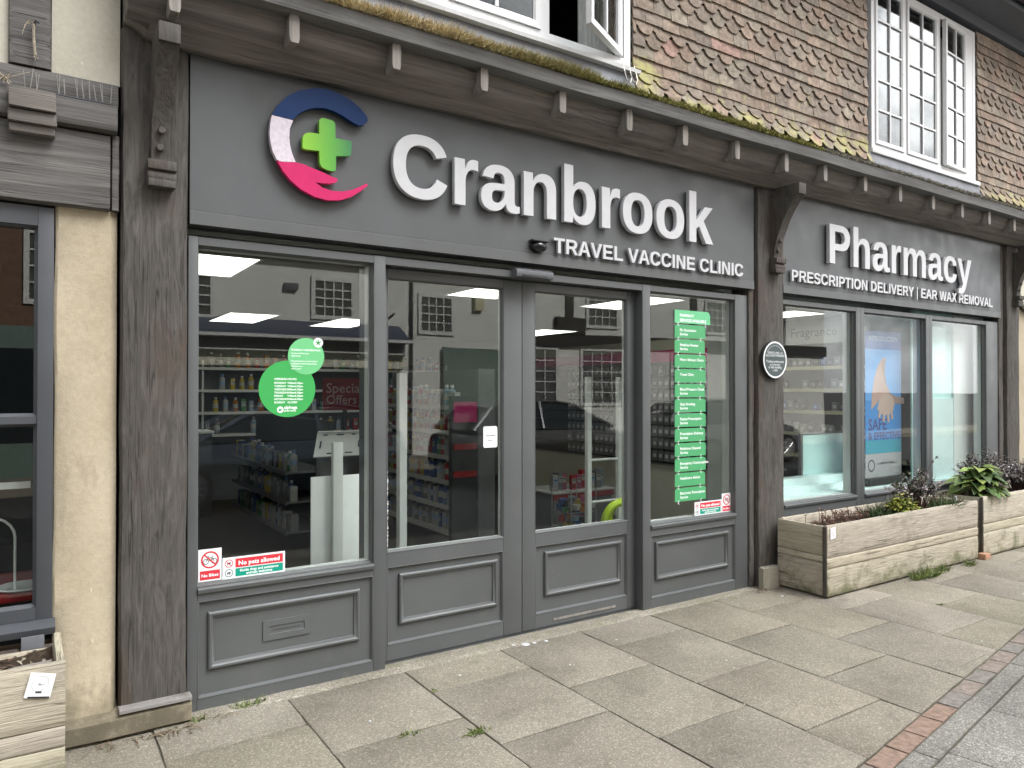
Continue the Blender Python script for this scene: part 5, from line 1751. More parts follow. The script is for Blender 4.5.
# paper notices on the planters
T = thing('planter_notice', 'white square notice with round sketch pinned on the bottom left planter', 'notice', (0.03, -0.565, 0.42))
mb = MB('printed', 'printed'); mb.tone = (0.80, 0.79, 0.80)
sk = lambda u, v_: (u + 0.14 * (v_ - 0.47) - 0.0, v_)
mb.xz([sk(-0.012, 0.427), sk(0.072, 0.427 - 0.017), sk(0.080, 0.505 - 0.010), sk(-0.002, 0.516)], -0.5665, -0.5655)
f0 = front(-0.5665)
f = lambda u, v_, d: f0(*sk(u, v_), d)
annulus(mb, f, 0.034, 0.468, 0.0255, 0.027, .0004, (.35, .35, .38), 24)
for k in range(26):
    a = random.uniform(0, 6.28); r = random.uniform(0, .022)
    bar2(mb, f, (0.034 + r * math.cos(a), 0.468 + r * math.sin(a)), (0.034 + r * math.cos(a) + random.uniform(-.008, .008), 0.468 + r * math.sin(a) + random.uniform(-.006, .006)), .0012, .0005, random.choice([(.2, .2, .22), (.4, .4, .42), (.55, .55, .57)]))
flat(mb, f, [(0.0, .424), (0.070, .410), (0.070, .416), (0.0, .430)], .0005, (.03, .03, .035))
flat(mb, f, [(0.022, .437), (0.042, .433), (0.042, .440), (0.022, .444)], .0006, (.06, .06, .06))
obj('paper', mb, T)
T = thing('planter_notice', 'tiny white notice with red marks on the corner of the long planter', 'notice', (4.995, -0.54, 0.44))
mb = MB('printed', 'printed'); mb.tone = (0.78, 0.74, 0.75)
mb.xz([(4.963, 0.435), (5.028, 0.445), (5.028, 0.530), (4.963, 0.522)], -0.541, -0.540)
f = front(-0.541)
for k in range(6):
    x, z = 4.975 + random.uniform(0, .035), .455 + random.uniform(0, .05)
    bar2(mb, f, (x, z), (x + random.uniform(-.012, .012), z + random.uniform(.006, .02)), .004, .0004, random.choice([(.45, .18, .2), (.35, .3, .33), (.55, .4, .42)]))
obj('paper', mb, T)

# weeds, litter on the paving
GA, GB = (0.06, 0.085, 0.02), (0.20, 0.25, 0.07)
for (x, y, rx, ry, n_, h, lab) in ((6.18, -0.60, 0.20, 0.045, 260, 0.10, 'bright grass growing under the front of the long planter'), (6.55, -0.57, 0.10, 0.03, 90, 0.07, 'short grass tuft right of the bright grass under the planter'), (6.93, -0.60, 0.08, 0.03, 70, 0.06, 'small grass tuft at the right foot of the long planter'),
                                  (0.90, -0.055, 0.11, 0.03, 90, 0.07, 'grass weed at the foot of the left stall riser'), (1.43, -0.765, 0.06, 0.04, 60, 0.045, 'small weed in the paving joint near the bottom middle'), (1.69, -0.92, 0.075, 0.045, 130, 0.05, 'larger of the two weeds in the paving joint in front of the left door'), (1.74, -0.40, 0.02, 0.03, 30, 0.03, 'tiny weed in the joint by the left window corner'), (5.50, -1.06, 0.05, 0.02, 40, 0.03, 'little weed in a joint in front of the long planter'), (0.66, -0.10, 0.05, 0.04, 40, 0.06, 'thin weed beside the plinth of the left post')):
    k_ = 1.0 if x > 6 else 0.62
    grassy('grass_tuft', lab, 'weed', (x, y, 0.0), rx * (.5 + .5 * k_), ry * k_, int(n_ * k_ * 1.2), h * k_, GA, GB, 'weeds in the paving')
mb = MB('leaf')
for k in range(70):
    x = random.choice([random.uniform(0.60, 0.80), random.uniform(0.2, 0.65), random.uniform(4.62, 4.80)])
    y = -0.10 - abs(random.gauss(0, 0.035)) if x > 0.64 else -0.125 - abs(random.gauss(0, 0.04))
    if x > 4: y = -0.10 - abs(random.gauss(0, .05))
    a = random.uniform(0, 6.28); L = random.uniform(.02, .07)
    mb.tone = jitter((0.20, 0.15, 0.10), .4)
    mb.tube([(x, y, .006), (x + L * .5 * math.cos(a), y + L * .5 * math.sin(a), .012), (x + L * math.cos(a), y + L * math.sin(a), .005)], .0014, 4)
    if random.random() < .5:
        leaf(mb, (x, y, .006), (math.cos(a), math.sin(a), .1), (0, 0, 1), random.uniform(.015, .035), random.uniform(.008, .018), .1, 2, jitter((0.22, 0.17, 0.11), .4))
obj('twig_litter', mb, kind='stuff', label='dry twigs and leaf bits along the foot of the front', cat='litter')
mb = MB('letter_white')
for (x, y, s_) in [(random.uniform(.9, 6.5), random.uniform(-1.7, -.15), random.uniform(.0025, .006)) for _ in range(26)] + list(((2.52, -0.10, .028), (2.58, -.11, .014), (2.66, -.12, .012), (2.45, -.07, .010), (2.9, -.62, .006), (1.95, -.3, .008), (4.72, -0.30, .012), (3.33, -.95, .006), (4.65, -.14, .014))):
    mb.lathe((x, y, .002), [(s_, 0), (s_ * .8, .003), (s_ * .2, .004)], 9)
obj('chalky_droppings', mb, kind='stuff', label='chalky white specks on the paving by the doors', cat='specks')
mb = MB('brick'); mb.tone = (.42, .24, .15); mb.box(7.265, 7.37, -0.585, -0.51, 0.001, 0.05, .004)
obj('wood_wedge', mb, label='small orange brown block under the gap between the two right planters', cat='wedge')

# ------------------------------------------------------------------ shop interior
mb = MB('floor_wood'); mb.box(0.36, 9.9, 0.23, 8.0, -0.1, 0.012)
structure('shop_floor', mb)
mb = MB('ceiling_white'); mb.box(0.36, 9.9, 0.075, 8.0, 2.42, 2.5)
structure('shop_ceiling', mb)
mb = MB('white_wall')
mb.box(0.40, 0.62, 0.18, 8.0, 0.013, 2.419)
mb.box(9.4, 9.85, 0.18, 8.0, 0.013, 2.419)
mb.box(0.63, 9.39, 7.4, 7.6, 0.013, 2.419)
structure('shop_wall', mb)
for (x0, x1, y0, y1) in ((0.66, 1.28, 0.85, 2.06), (1.83, 2.40, 4.70, 5.92), (3.10, 3.68, 4.65, 5.93), (3.12, 3.68, 0.87, 2.09), (4.70, 5.25, 0.93, 2.13), (6.06, 6.72, 4.62, 5.82), (6.9, 7.5, 0.9, 2.1), (1.95, 2.5, 2.75, 3.9)):
    if (x0, y0) == (1.95, 2.75): continue
    lab = {0.66: 'bright square ceiling light nearest the left post', 1.83: 'far ceiling light left of the green circles', 3.10: 'far ceiling light right of the green circles', 3.12: 'bright ceiling light seen through the left door', 4.70: 'ceiling light seen through the right door and narrow window', 6.06: 'far ceiling light low in the right door glass', 6.9: 'ceiling light seen at the left edge of the Pharmacy window'}[x0]
    T = thing('ceiling_light', lab, 'ceiling light', ((x0 + x1) / 2, (y0 + y1) / 2, 2.41), 'square ceiling light panels')
    mb = MB('white_plastic'); mb.ring(x0, x1, y0, y1, [(0, 0), (0, 1), (.02, 1), (.02, 0)])
    for v in mb.bm.verts:
        v.co = Vector((v.co.x, v.co.z, 2.409 + 0.010 * v.co.y))
    obj('frame', mb, T)
    mb = MB('light_panel'); mb.box(x0 + .021, x1 - .021, y0 + .021, y1 - .021, 2.411, 2.418)
    obj('diffuser', mb, T)

# product prototypes
PCOL = {'white': (0.36, 0.36, 0.34), 'red': (0.32, 0.02, 0.025), 'blue': (0.03, 0.08, 0.24), 'green': (0.04, 0.18, 0.07), 'yellow': (0.42, 0.32, 0.04), 'pink': (0.36, 0.08, 0.16), 'black': (0.02, 0.02, 0.022), 'grey': (0.17, 0.175, 0.18), 'orange': (0.36, 0.13, 0.02), 'pale blue': (0.20, 0.28, 0.35)}
PROTO = {}
def proto(kind, colr):
    if (kind, colr) in PROTO: return PROTO[(kind, colr)]
    c = PCOL[colr]; lab = (0.38, 0.38, 0.36) if colr != 'white' else (0.25, 0.35, 0.5)
    mb = MB('packaging')
    if kind == 'bottle':
        mb.tone = c; mb.lathe((0, 0, 0), [(.026, 0), (.028, .006), (.028, .045)], 10)
        mb.tone = lab; mb.lathe((0, 0, 0), [(.0283, .0452), (.0283, .09)], 10)
        mb.tone = c; mb.lathe((0, 0, 0), [(.028, .0902), (.027, .115), (.012, .13), (.012, .138)], 10)
        mb.tone = (.6, .6, .6) if colr != 'white' else (.1, .2, .4); mb.lathe((0, 0, 0), [(.014, .1382), (.014, .16)], 10)
    elif kind == 'carton':
        mb.tone = c; mb.box(-.03, .03, -.022, .022, 0, .125, .0015)
        for sx_ in (-.0305, .0305):
            mb.tone = lab
            mb.poly([(sx_, -.018, .055), (sx_, .018, .055), (sx_, .018, .10), (sx_, -.018, .10)])
            mb.tone = (.05, .05, .06); mb.poly([(sx_ * 1.01, -.014, .082), (sx_ * 1.01, .012, .082), (sx_ * 1.01, .012, .090), (sx_ * 1.01, -.014, .090)])
    elif kind == 'packet':
        mb.tone = c
        mb.loft([[(-.012, -.034, .0), (.012, -.034, .0), (.012, .034, .0), (-.012, .034, .0)], [(-.016, -.034, .03), (.016, -.034, .03), (.016, .034, .03), (-.016, .034, .03)], [(-.014, -.034, .08), (.014, -.034, .08), (.014, .034, .08), (-.014, .034, .08)], [(-.002, -.034, .112), (.002, -.034, .112), (.002, .034, .112), (-.002, .034, .112)]], False)
        mb.tone = (.5, .5, .5); mb.poly([(-.0175, -.022, .035), (-.0175, .022, .035), (-.0155, .022, .07), (-.0155, -.022, .07)])
    elif kind == 'perfume_box':
        mb.tone = c; mb.box(-.025, .025, -.035, .035, 0, .10, .001)
        mb.tone = tuple(min(.7, x * 2 + .1) for x in c)
        mb.poly([(-.0255, -.02, .035), (-.0255, .02, .035), (-.0255, .02, .07), (-.0255, -.02, .07)])
    o = bpy.data.objects.new(kind, mb.mesh(kind, Vector((0, 0, 0))))
    PROTO[(kind, colr)] = o
    return o
CNT = {}
def place(kind, colr, p, label, cat, s=1.0, rz=0.0, sz=None):
    o = proto(kind, colr)
    if o.get('used'):
        o = o.copy()
    o['used'] = 1
    COL.objects.link(o)
    o.location = p; o.rotation_euler = (0, 0, rz); o.scale = (s, s, sz or s)
    o['label'] = label; o['category'] = cat; o['group'] = label.split(' on ')[0] + 's on ' + label.split(' on ', 1)[1] if ' on ' in label else label
    CNT[kind] = CNT.get(kind, 0) + 1
ORD = ['bottom', 'second', 'third', 'fourth', 'fifth', 'top']
def shelf_unit(label, xf, depth, y0, y1, zs, height, mat_s, mat_b, fill, rnd, uname, mirror=False, header=None):
    """gondola running into the shop, goods facing left (-X)"""
    T = thing('shelf_unit', label, 'shelf unit', (xf + depth / 2, (y0 + y1) / 2, 0.012))
    mb = MB(mat_b); mb.box(xf + depth - .03, xf + depth, y0 + .021, y1 - .021, .013, height); obj('back_panel', mb, T)
    for yy in (y0, y1 - .02):
        mb = MB(mat_b); mb.box(xf + depth - .18, xf + depth, yy, yy + .02, .013, height); obj('upright', mb, T)
    for k, z in enumerate(zs):
        mb = MB(mat_s); mb.box(xf, xf + depth - .031, y0 + .021, y1 - .021, z - .018, z)
        mb.box(xf - .010, xf - .001, y0 + .021, y1 - .021, z - .032, z + .008)
        obj('shelf', mb, T)
        yy = y0 + .06
        while yy < y1 - .06:
            kind, colr, sc_ = fill(rnd, k, yy)
            if kind:
                place(kind, colr, (xf + .06 + rnd.uniform(0, .02), yy, z + .0005), f"{colr} {'box' if kind == 'perfume_box' else kind} on the {ORD[k] if k < len(zs) - 1 else 'top'} shelf of the {uname}", 'box' if kind == 'perfume_box' else kind, sc_, rnd.uniform(-.1, .1))
            yy += .064 * sc_ * (1.2 if kind == 'perfume_box' else 1.0) + rnd.uniform(0.004, .016)
    return T
rn = random.Random(11)
def fillA(r, k, y):
    return (r.choice(['bottle', 'carton', 'carton']), r.choice(['white', 'white', 'grey', 'green', 'blue', 'black', 'yellow', 'grey']), r.uniform(1.1, 1.5))
shelf_unit('low dark gondola of toiletries running into the shop behind the left window', 2.0, .45, 3.06, 5.3, [0.22, 0.50, 0.78], 1.25, 'shelf_gray', 'shelf_dark', fillA, rn, 'gondola behind the left window')
def fillB(r, k, y):
    c = ['grey', 'white', 'white', 'blue', 'white'] if k < 2 else (['white', 'yellow', 'red', 'green', 'white', 'blue'] if k < 4 else ['orange', 'yellow', 'red', 'pale blue', 'white'])
    return (r.choice(['bottle', 'carton', 'bottle']), r.choice(c), r.uniform(1.0, 1.3))
shelf_unit('tall white shelving full of bottles seen through the left door', 3.2, .45, 2.06, 4.0, [0.25, 0.48, 0.71, 0.94, 1.17, 1.40], 1.75, 'shelf_white', 'shelf_gray', fillB, rn, 'shelving behind the left door')
# peg wall with magenta header
T = thing('peg_display', 'black peg wall of grey packets under a magenta and cream header', 'display wall', (6.0, 3.9, 0.012))
mb = MB('pegboard'); mb.box(6.0, 6.06, 1.45, 5.2, .72, 1.85); obj('pegboard', mb, T)
mb = MB('magenta'); mb.box(5.985, 6.06, 1.45, 5.2, 1.87, 2.0); obj('header', mb, T)
mb = MB('cream_wall'); mb.box(5.99, 6.06, 1.45, 5.2, 2.002, 2.12); obj('header_top', mb, T)
mb = MB('cream_wall'); mb.box(5.99, 6.06, 1.45, 5.2, .013, .70); obj('base_panel', mb, T)
for r in range(8):
    mb = MB('shelf_dark'); mb.box(5.93, 5.999, 1.46, 5.19, .742 + r * .137, .748 + r * .137); obj('peg_rail', mb, T)
    for k in range(26):
        if rn.random() < .06: continue
        place('packet', 'grey', (5.965, 1.55 + k * .093, .750 + r * .137), f'grey packet on the {["lowest", "second", "third", "fourth", "fifth", "sixth", "seventh", "topmost"][r]} row of the black peg wall', 'packet', 1.05, rn.uniform(-.05, .05))
# fragrance wall behind the Pharmacy window
T0 = shelf_unit('dark fragrance shelves behind the left pane of the Pharmacy window', 8.0, .3, 0.95, 2.95, [0.75, 1.02, 1.29, 1.56, 1.83], 2.10, 'shelf_cream', 'shelf_dark', lambda r, k, y: ('perfume_box' if r.random() < .8 else None, r.choice(['black', 'grey', 'black', 'grey', 'white', 'blue']), r.uniform(1.0, 1.3)), rn, 'fragrance shelves')
T = thing('shelf_header', 'pale header board with the word Fragrance above the dark shelves', 'sign', (8.0, 1.9, 2.11))
mb = MB('printed', 'printed'); mb.tone = (0.42, 0.43, 0.40); mb.box(7.97, 8.02, 0.95, 2.95, 2.115, 2.405)
fx = lambda u, v_, d: (7.97 - d, -u, v_)
text_on(mb, 'Fragrance', fx, -1.95, 2.205, w=.62, d=.001, off=0.0, tone=(.08, .085, .085))
text_on(mb, 'Fragrance', fx, -2.85, 2.205, w=.62, d=.001, off=0.0, tone=(.08, .085, .085))
obj('board', mb, T)
# window display: teal white plinth, tinted screen, blue pull up banner
T = thing('display_plinth', 'stepped pale teal display plinth along the Pharmacy window', 'plinth', (6.2, 0.4, 0.012))
for k, (y0, y1, z) in enumerate(((0.14, 0.29, .625), (0.292, 0.41, .675), (0.412, 0.545, .735))):
    mb = MB('teal_white'); mb.box(5.13, 7.38, y0, y1, .02, z, .004); obj('step', mb, T)
T = thing('counter_screen', 'tinted teal glass counter screen behind the Pharmacy window display', 'screen', (6.6, 0.56, 0.6))
mb = MB('teal_panel'); mb.box(6.20, 7.20, 0.555, 0.575, .60, 1.115, .002); obj('sheet', mb, T)
mb = MB('sensor_gray'); mb.box(6.165, 6.198, 0.55, 0.58, .60, 1.135); mb.box(6.198, 7.2, 0.55, 0.58, 1.117, 1.137); obj('frame', mb, T)
T = thing('leaflet_rack', 'rack of coloured leaflets at the left edge of the Pharmacy window', 'leaflet rack', (5.75, 0.62, 0.02))
mb = MB('shelf_dark')
for k in range(3): mb.box(5.55, 6.02, .60, .70, .78 + k * .13, .80 + k * .13)
mb.box(5.55, 6.02, .701, .72, .70, 1.2); obj('rack', mb, T)
for k, (x, z, c) in enumerate(((5.70, .80, (.10, .42, .06)), (5.84, .80, (.14, .45, .08)), (5.68, .93, (.30, .03, .20)), (5.85, .93, (.35, .05, .22)), (5.70, 1.06, (.55, .5, .5)), (5.86, 1.06, (.5, .12, .12)))):
    mb = MB('printed'); mb.tone = c
    mb.box(x - .06, x + .06, .63, .635, z + .001, z + .11, 0, rot=('X', R(-14)))
    obj('leaflet', mb, T)
T = thing('pull_up_banner', 'tall blue banner showing folded arms in the middle pane of the Pharmacy window', 'banner', (7.0, .22, .63))
mb = MB('printed', 'printed')
y = 0.22
X0, X1 = 6.70, 7.335
mb.tone = (0.05, 0.24, 0.60); mb.box(X0, X1, y, y + .004, .93, 2.125)
f = front(y)
flat(mb, f, rect(X0, X1, 1.95, 2.124), .0005, (.03, .10, .38))
flat(mb, f, rect(X0, X1, 1.45, 1.949), .0005, (.11, .33, .70))
flat(mb, f, rect(X0, X1, .93, 1.06), .0005, (.05, .33, .45))
text_on(mb, 'INTRODUCTION', f, X0 + .06, 2.03, w=.52, d=.001, off=.01, tone=(.45, .55, .75))
skin, skin2, skin3 = (.47, .30, .25), (.50, .36, .31), (.34, .22, .19)
def blob(pts, d, c):
    flat(mb, f, [(X0 + a, b) for a, b in pts], d, c)
blob([(.10, 1.36), (.11, 1.50), (.15, 1.66), (.21, 1.78), (.29, 1.86), (.36, 1.87), (.345, 1.79), (.34, 1.70), (.37, 1.60), (.43, 1.53), (.42, 1.46), (.33, 1.44), (.26, 1.47), (.20, 1.42)], .001, skin)
blob([(.28, 1.84), (.36, 1.87), (.345, 1.79), (.34, 1.70), (.37, 1.60), (.33, 1.62), (.30, 1.72)], .0013, skin3)
blob([(.40, 1.53), (.52, 1.49), (.69, 1.47), (.69, 1.41), (.55, 1.41), (.44, 1.42)], .0013, skin3)
blob([(.20, 1.37), (.24, 1.45), (.31, 1.51), (.40, 1.52), (.48, 1.48), (.51, 1.41), (.49, 1.35), (.42, 1.31), (.33, 1.30), (.25, 1.32)], .0018, skin2)
for a in ((.26, 1.36, .23, 1.28), (.32, 1.33, .31, 1.24), (.39, 1.32, .40, 1.23), (.45, 1.34, .47, 1.26)):
    bar2(mb, f, (X0 + a[0], a[1]), (X0 + a[2], a[3]), .042, .0022, skin2)
    bar2(mb, f, (X0 + a[2] - .016, a[3] + .0), (X0 + a[0] - .018, a[1]), .010, .0024, skin3)
text_on(mb, 'SAFE', f, X0 + .05, 1.16, w=.32, d=.001, off=.02, tone=(.06, .07, .22))
text_on(mb, '& EFFECTIVE', f, X0 + .05, 1.065, w=.56, d=.001, off=.02, tone=(.06, .07, .22))
obj('print', mb, T)
mb = MB('printed', 'printed'); mb.tone = (.42, .42, .44); mb.box(X0, X1, y, y + .004, .70, .929)
annulus(mb, f, X0 + .10, .815, .045, .060, .001, (.05, .05, .08), 20)
text_on(mb, 'CRANBROOK PHARMACY', f, X0 + .19, .82, w=.36, d=.001, off=.01, tone=(.05, .05, .08))
obj('lower_print', mb, T)
mb = MB('iron'); mb.box(X0 - .01, X1 + .01, y - .05, y + .05, .628, .699, .01); obj('base', mb, T)
mb = MB('teal_white'); mb.box(7.42, 8.33, 0.142, 0.5, .02, .60, .004)
structure('window_bed', mb)
mb = MB('door_panel_white')
mb.box(8.335, 8.90, 0.19, 0.23, .02, 2.415)
obj('partition_panel', mb, label='pale upright partition panel behind the right pane of the Pharmacy window', cat='panel')
T = thing('frosted_screen', 'pale teal frosted screen standing behind the right pane of the Pharmacy window', 'screen', (8.2, .4, .02))
mb = MB('teal_panel'); mb.box(7.52, 8.33, 0.21, 0.225, .605, 2.41); obj('upper_sheet', mb, T)
mb = MB('teal_white'); mb.box(7.55, 8.30, 0.18, 0.2095, .605, 1.46); obj('lower_sheet', mb, T)
mb = MB('teal_white'); mb.box(8.905, 9.38, .15, .66, .02, 2.4)
structure('window_return', mb)
# white internal door wall behind the narrow window
mb = MB('door_panel_white'); mb.box(4.92, 4.95, .12, .60, .013, 2.41)
obj('partition_wall', mb, label='pale partition behind the narrow window next to the services list', cat='partition')
mb = MB('white_plastic'); mb.box(4.72, 4.78, .20, .23, 1.42, 1.50, .004)
obj('wall_switch', mb, label='small white box fixed beside the narrow window', cat='switch box')

T = thing('shelf_unit', 'long wall shelving of small goods at the back of the shop', 'shelf unit', (2.9, 6.9, .012))
mb = MB('shelf_gray'); mb.box(.7, 5.6, 6.98, 7.0, .013, 1.95); obj('back_panel', mb, T)
for xx in (.7, 1.9, 3.1, 4.3, 5.57):
    mb = MB('shelf_white'); mb.box(xx, xx + .025, 6.62, 6.979, .013, 1.95); obj('upright', mb, T)
for k, z in enumerate((.95, 1.25, 1.55, 1.85)):
    mb = MB('shelf_white'); mb.box(.726, 5.569, 6.60, 6.619, z - .03, z + .006); mb.box(.7265, 5.5685, 6.6195, 6.979, z - .018, z); obj('shelf', mb, T)
    xx = .8
    while xx < 5.5:
        colr = rn.choice(['white', 'white', 'pale blue', 'red', 'green', 'grey', 'yellow', 'orange'])
        kind = rn.choice(['bottle', 'carton'])
        if min(abs(xx - u) for u in (.7, 1.9, 3.1, 4.3, 5.57)) > .07 and rn.random() < .8:
            place(kind, colr, (xx, 6.68 + rn.uniform(0, .03), z + .0005), f"{colr} {kind} on the {['lowest', 'second', 'third', 'topmost'][k]} shelf of the back wall", kind, rn.uniform(1.1, 1.5), math.pi / 2)
        xx += rn.uniform(.10, .14)
T = thing('service_counter', 'white service counter with two upright screens at the back left of the shop', 'counter', (1.5, 5.9, .012))
mb = MB('shelf_gray'); mb.box(.70, 1.85, 5.7, 5.72, .013, 1.02); obj('front_panel', mb, T)
mb = MB('door_panel_white'); mb.box(.70, 1.87, 5.66, 6.2, 1.021, 1.05, .003); obj('top', mb, T)
mb = MB('shelf_gray'); mb.box(1.02, 1.30, 5.82, 5.84, 1.051, 1.40, .003); mb2 = MB('door_panel_white'); mb2.box(1.38, 1.66, 5.86, 5.88, 1.051, 1.33, .003)
obj('screen', mb, T); obj('screen', mb2, T)
mb = MB('logo_green'); mb.box(1.46, 1.56, 5.80, 5.82, 1.051, 1.16, .002); obj('leaflet_holder', mb, T)

T = thing('dump_bin', 'low display table of boxes with red price strips behind the right door', 'display table', (5.0, 2.6, .012))
mb = MB('shelf_gray'); mb.box(4.55, 5.35, 2.35, 2.85, .013, .45, .004); obj('base', mb, T)
mb = MB('red_poster'); mb.box(4.54, 5.36, 2.33, 2.348, .40, .46); obj('price_strip', mb, T)
mb = MB('shelf_white'); mb.box(4.52, 5.38, 2.32, 2.88, .461, .48, .003); obj('top', mb, T)
for k in range(9):
    colr = rn.choice(['white', 'pale blue', 'red', 'grey', 'blue', 'pink'])
    place('carton', colr, (4.62 + k * .085, 2.42 + rn.uniform(0, .1), .481), f'{colr} carton standing among the front row on the low display table', 'carton', rn.uniform(1.2, 1.6), math.pi / 2 + rn.uniform(-.3, .3))
T = thing('dump_bin', 'narrow wire bin of coloured packs beside the peg wall', 'bin', (4.35, 1.75, .012))
mb = MB('steel')
for x_ in (4.2, 4.5):
    for y_ in (1.6, 1.9): mb.tube([(x_, y_, .015), (x_, y_, .62)], .006, 6)
for z_ in (.1, .25, .4, .6): mb.tube([(4.2, 1.6, z_), (4.5, 1.6, z_), (4.5, 1.9, z_), (4.2, 1.9, z_), (4.2, 1.6, z_)], .004, 5)
obj('wire_frame', mb, T)
mb = MB('packaging')
for k in range(40):
    mb.tone = rn.choice(list(PCOL.values()))
    x_, y_, z_ = rn.uniform(4.24, 4.46), rn.uniform(1.63, 1.87), rn.uniform(.12, .50)
    mb.box(x_ - .035, x_ + .035, y_ - .03, y_ + .03, z_, z_ + .05, 0, rot=('Z', rn.uniform(0, 3)))
o_ = obj('packs', mb, T); o_['kind'] = 'stuff'

# anti theft pedestals, board, posters, baskets
def pedestal(x0, x1, y, z1, label):
    T = thing('security_pedestal', label, 'security gate', ((x0 + x1) / 2, y, .012))
    for x in (x0, x1):
        mb = MB('white_plastic'); mb.box(x - .022, x + .022, y - .02, y + .02, .03, z1, .006); obj('post', mb, T)
    for z in (.34, .64, .98):
        mb = MB('white_plastic'); mb.tube([(x0 + .0215, y, z), (x1 - .0215, y, z)], .011, 8); obj('rail', mb, T)
    mb = MB('shelf_dark'); mb.box(x0 - .05, x1 + .05, y - .06, y + .06, .0125, .03, .004); obj('base_plate', mb, T)
pedestal(3.765, 4.095, .82, 1.655, 'white two post security gate behind the right door')
T = thing('security_pedestal', 'single broad white security post behind the left edge of the left door', 'security gate', (2.10, .8, .012))
mb = MB('white_plastic'); mb.box(2.085, 2.140, .77, .83, .03, 1.665, .006); obj('post', mb, T)
mb = MB('shelf_dark'); mb.box(2.03, 2.19, .72, .88, .0125, .03, .004); obj('base_plate', mb, T)
T = thing('promotion_board', 'blank white board clipped behind a white post in the left window', 'board', (1.55, .5, .012))
mb = MB('white_plastic'); mb.box(1.395, 1.725, .52, .53, .40, 1.03, .001); obj('board', mb, T)
mb = MB('shelf_white'); mb.box(1.515, 1.575, .47, .51, .03, 1.235, .003); obj('post', mb, T)
mb = MB('shelf_white'); mb.box(1.42, 1.70, .42, .64, .0125, .03, .004); obj('foot', mb, T)
T = thing('tilted_tray', 'white slotted tray tilted on an end display in the left window', 'display tray', (1.80, 1.2, 1.0))
def tray_pt(u, v_, d):          # u across, v up the slope, d out of its face
    return Vector((1.60 + 0.35 * u + 0.075 * v_, 1.10 + 0.14 * v_ - d * 0.8, 1.095 + 0.150 * v_ + d * 0.6))
mb = MB('shelf_white')
mb.prism([(0, 0), (1, 0), (1, 1), (0, 1)], tray_pt, 0.0, -0.012)
mb.prism([(0, 1.0), (1, 1.0), (1, 1.06), (0, 1.06)], tray_pt, 0.014, -0.012)
obj('tray', mb, T)
for (u0, u1, v0, v1) in ((.12, .22, .9, .94), (.40, .56, .9, .94), (.72, .8, .9, .94), (.08, .11, .35, .65), (.88, .91, .35, .65), (.25, .42, .1, .14), (.62, .78, .1, .14)):
    mb = MB('iron'); mb.prism([(u0, v0), (u1, v0), (u1, v1), (u0, v1)], tray_pt, 0.004, 0.001); obj('slot', mb, T)
mb = MB('shelf_gray'); mb.box(1.70, 1.90, 1.26, 1.34, .013, 1.09); obj('stand', mb, T)
T = thing('offer_poster', 'dark red special offers poster on the far side of the shop', 'poster', (3.5, 4.4, 1.4))
mb = MB('printed', 'printed'); mb.tone = (.26, .012, .02); mb.box(2.62, 3.15, 3.90, 3.91, 1.33, 1.68)
text_on(mb, 'Special', front(3.90), 2.66, 1.52, w=.40, d=.001, off=0, tone=(.6, .5, .48))
text_on(mb, 'Offers', front(3.90), 2.66, 1.40, w=.34, d=.001, off=0, tone=(.6, .5, .48))
obj('print', mb, T)
mb = MB('shelf_dark'); mb.box(2.86, 2.9, 3.915, 3.95, .013, 1.6); obj('stand', mb, T)
T = thing('basket_stack', 'stack of lime green shopping baskets behind the right door', 'basket stack', (3.80, .52, .012))
for k in range(5):
    mb = MB('lime_plastic')
    z = .03 + k * .07
    a = [(3.58, .36), (4.00, .36), (4.00, .66), (3.58, .66)]
    mb.loft([[(x * .97 + 3.79 * .03, y * .97 + .51 * .03, z) for x, y in a], [(x, y, z + .2) for x, y in a], [(x * .98 + 3.79 * .02, y * .98 + .51 * .02, z + .2) for x, y in a], [(x * .95 + 3.79 * .05, y * .95 + .51 * .05, z + .01) for x, y in a]], False)
    obj('basket', mb, T)
mb = MB('lime_plastic')
for (yy, xo) in ((.40, 0), (.48, .12)):
    mb.tube([(3.57 + xo, yy, .50)] + [(3.71 + xo - .14 * math.cos(t), yy, .545 + .15 * math.sin(t)) for t in [k * math.pi / 12 for k in range(13)]] + [(3.85 + xo, yy, .50)], .026, 8)
obj('handle', mb, T)
T = thing('pink_tag_display', 'short stand of pink tagged goods by the left door edge', 'display stand', (2.95, 1.5, .012))
mb = MB('shelf_dark'); mb.box(2.92, 3.16, 1.56, 1.62, .013, 1.50); obj('panel', mb, T)
for k, z in enumerate((1.28, 1.05, .82)):
    mb = MB('magenta' if k == 0 else 'red_poster'); mb.box(2.93, 3.15, 1.545, 1.558, z, z + (.17 if k == 0 else .05)); obj('tag', mb, T)

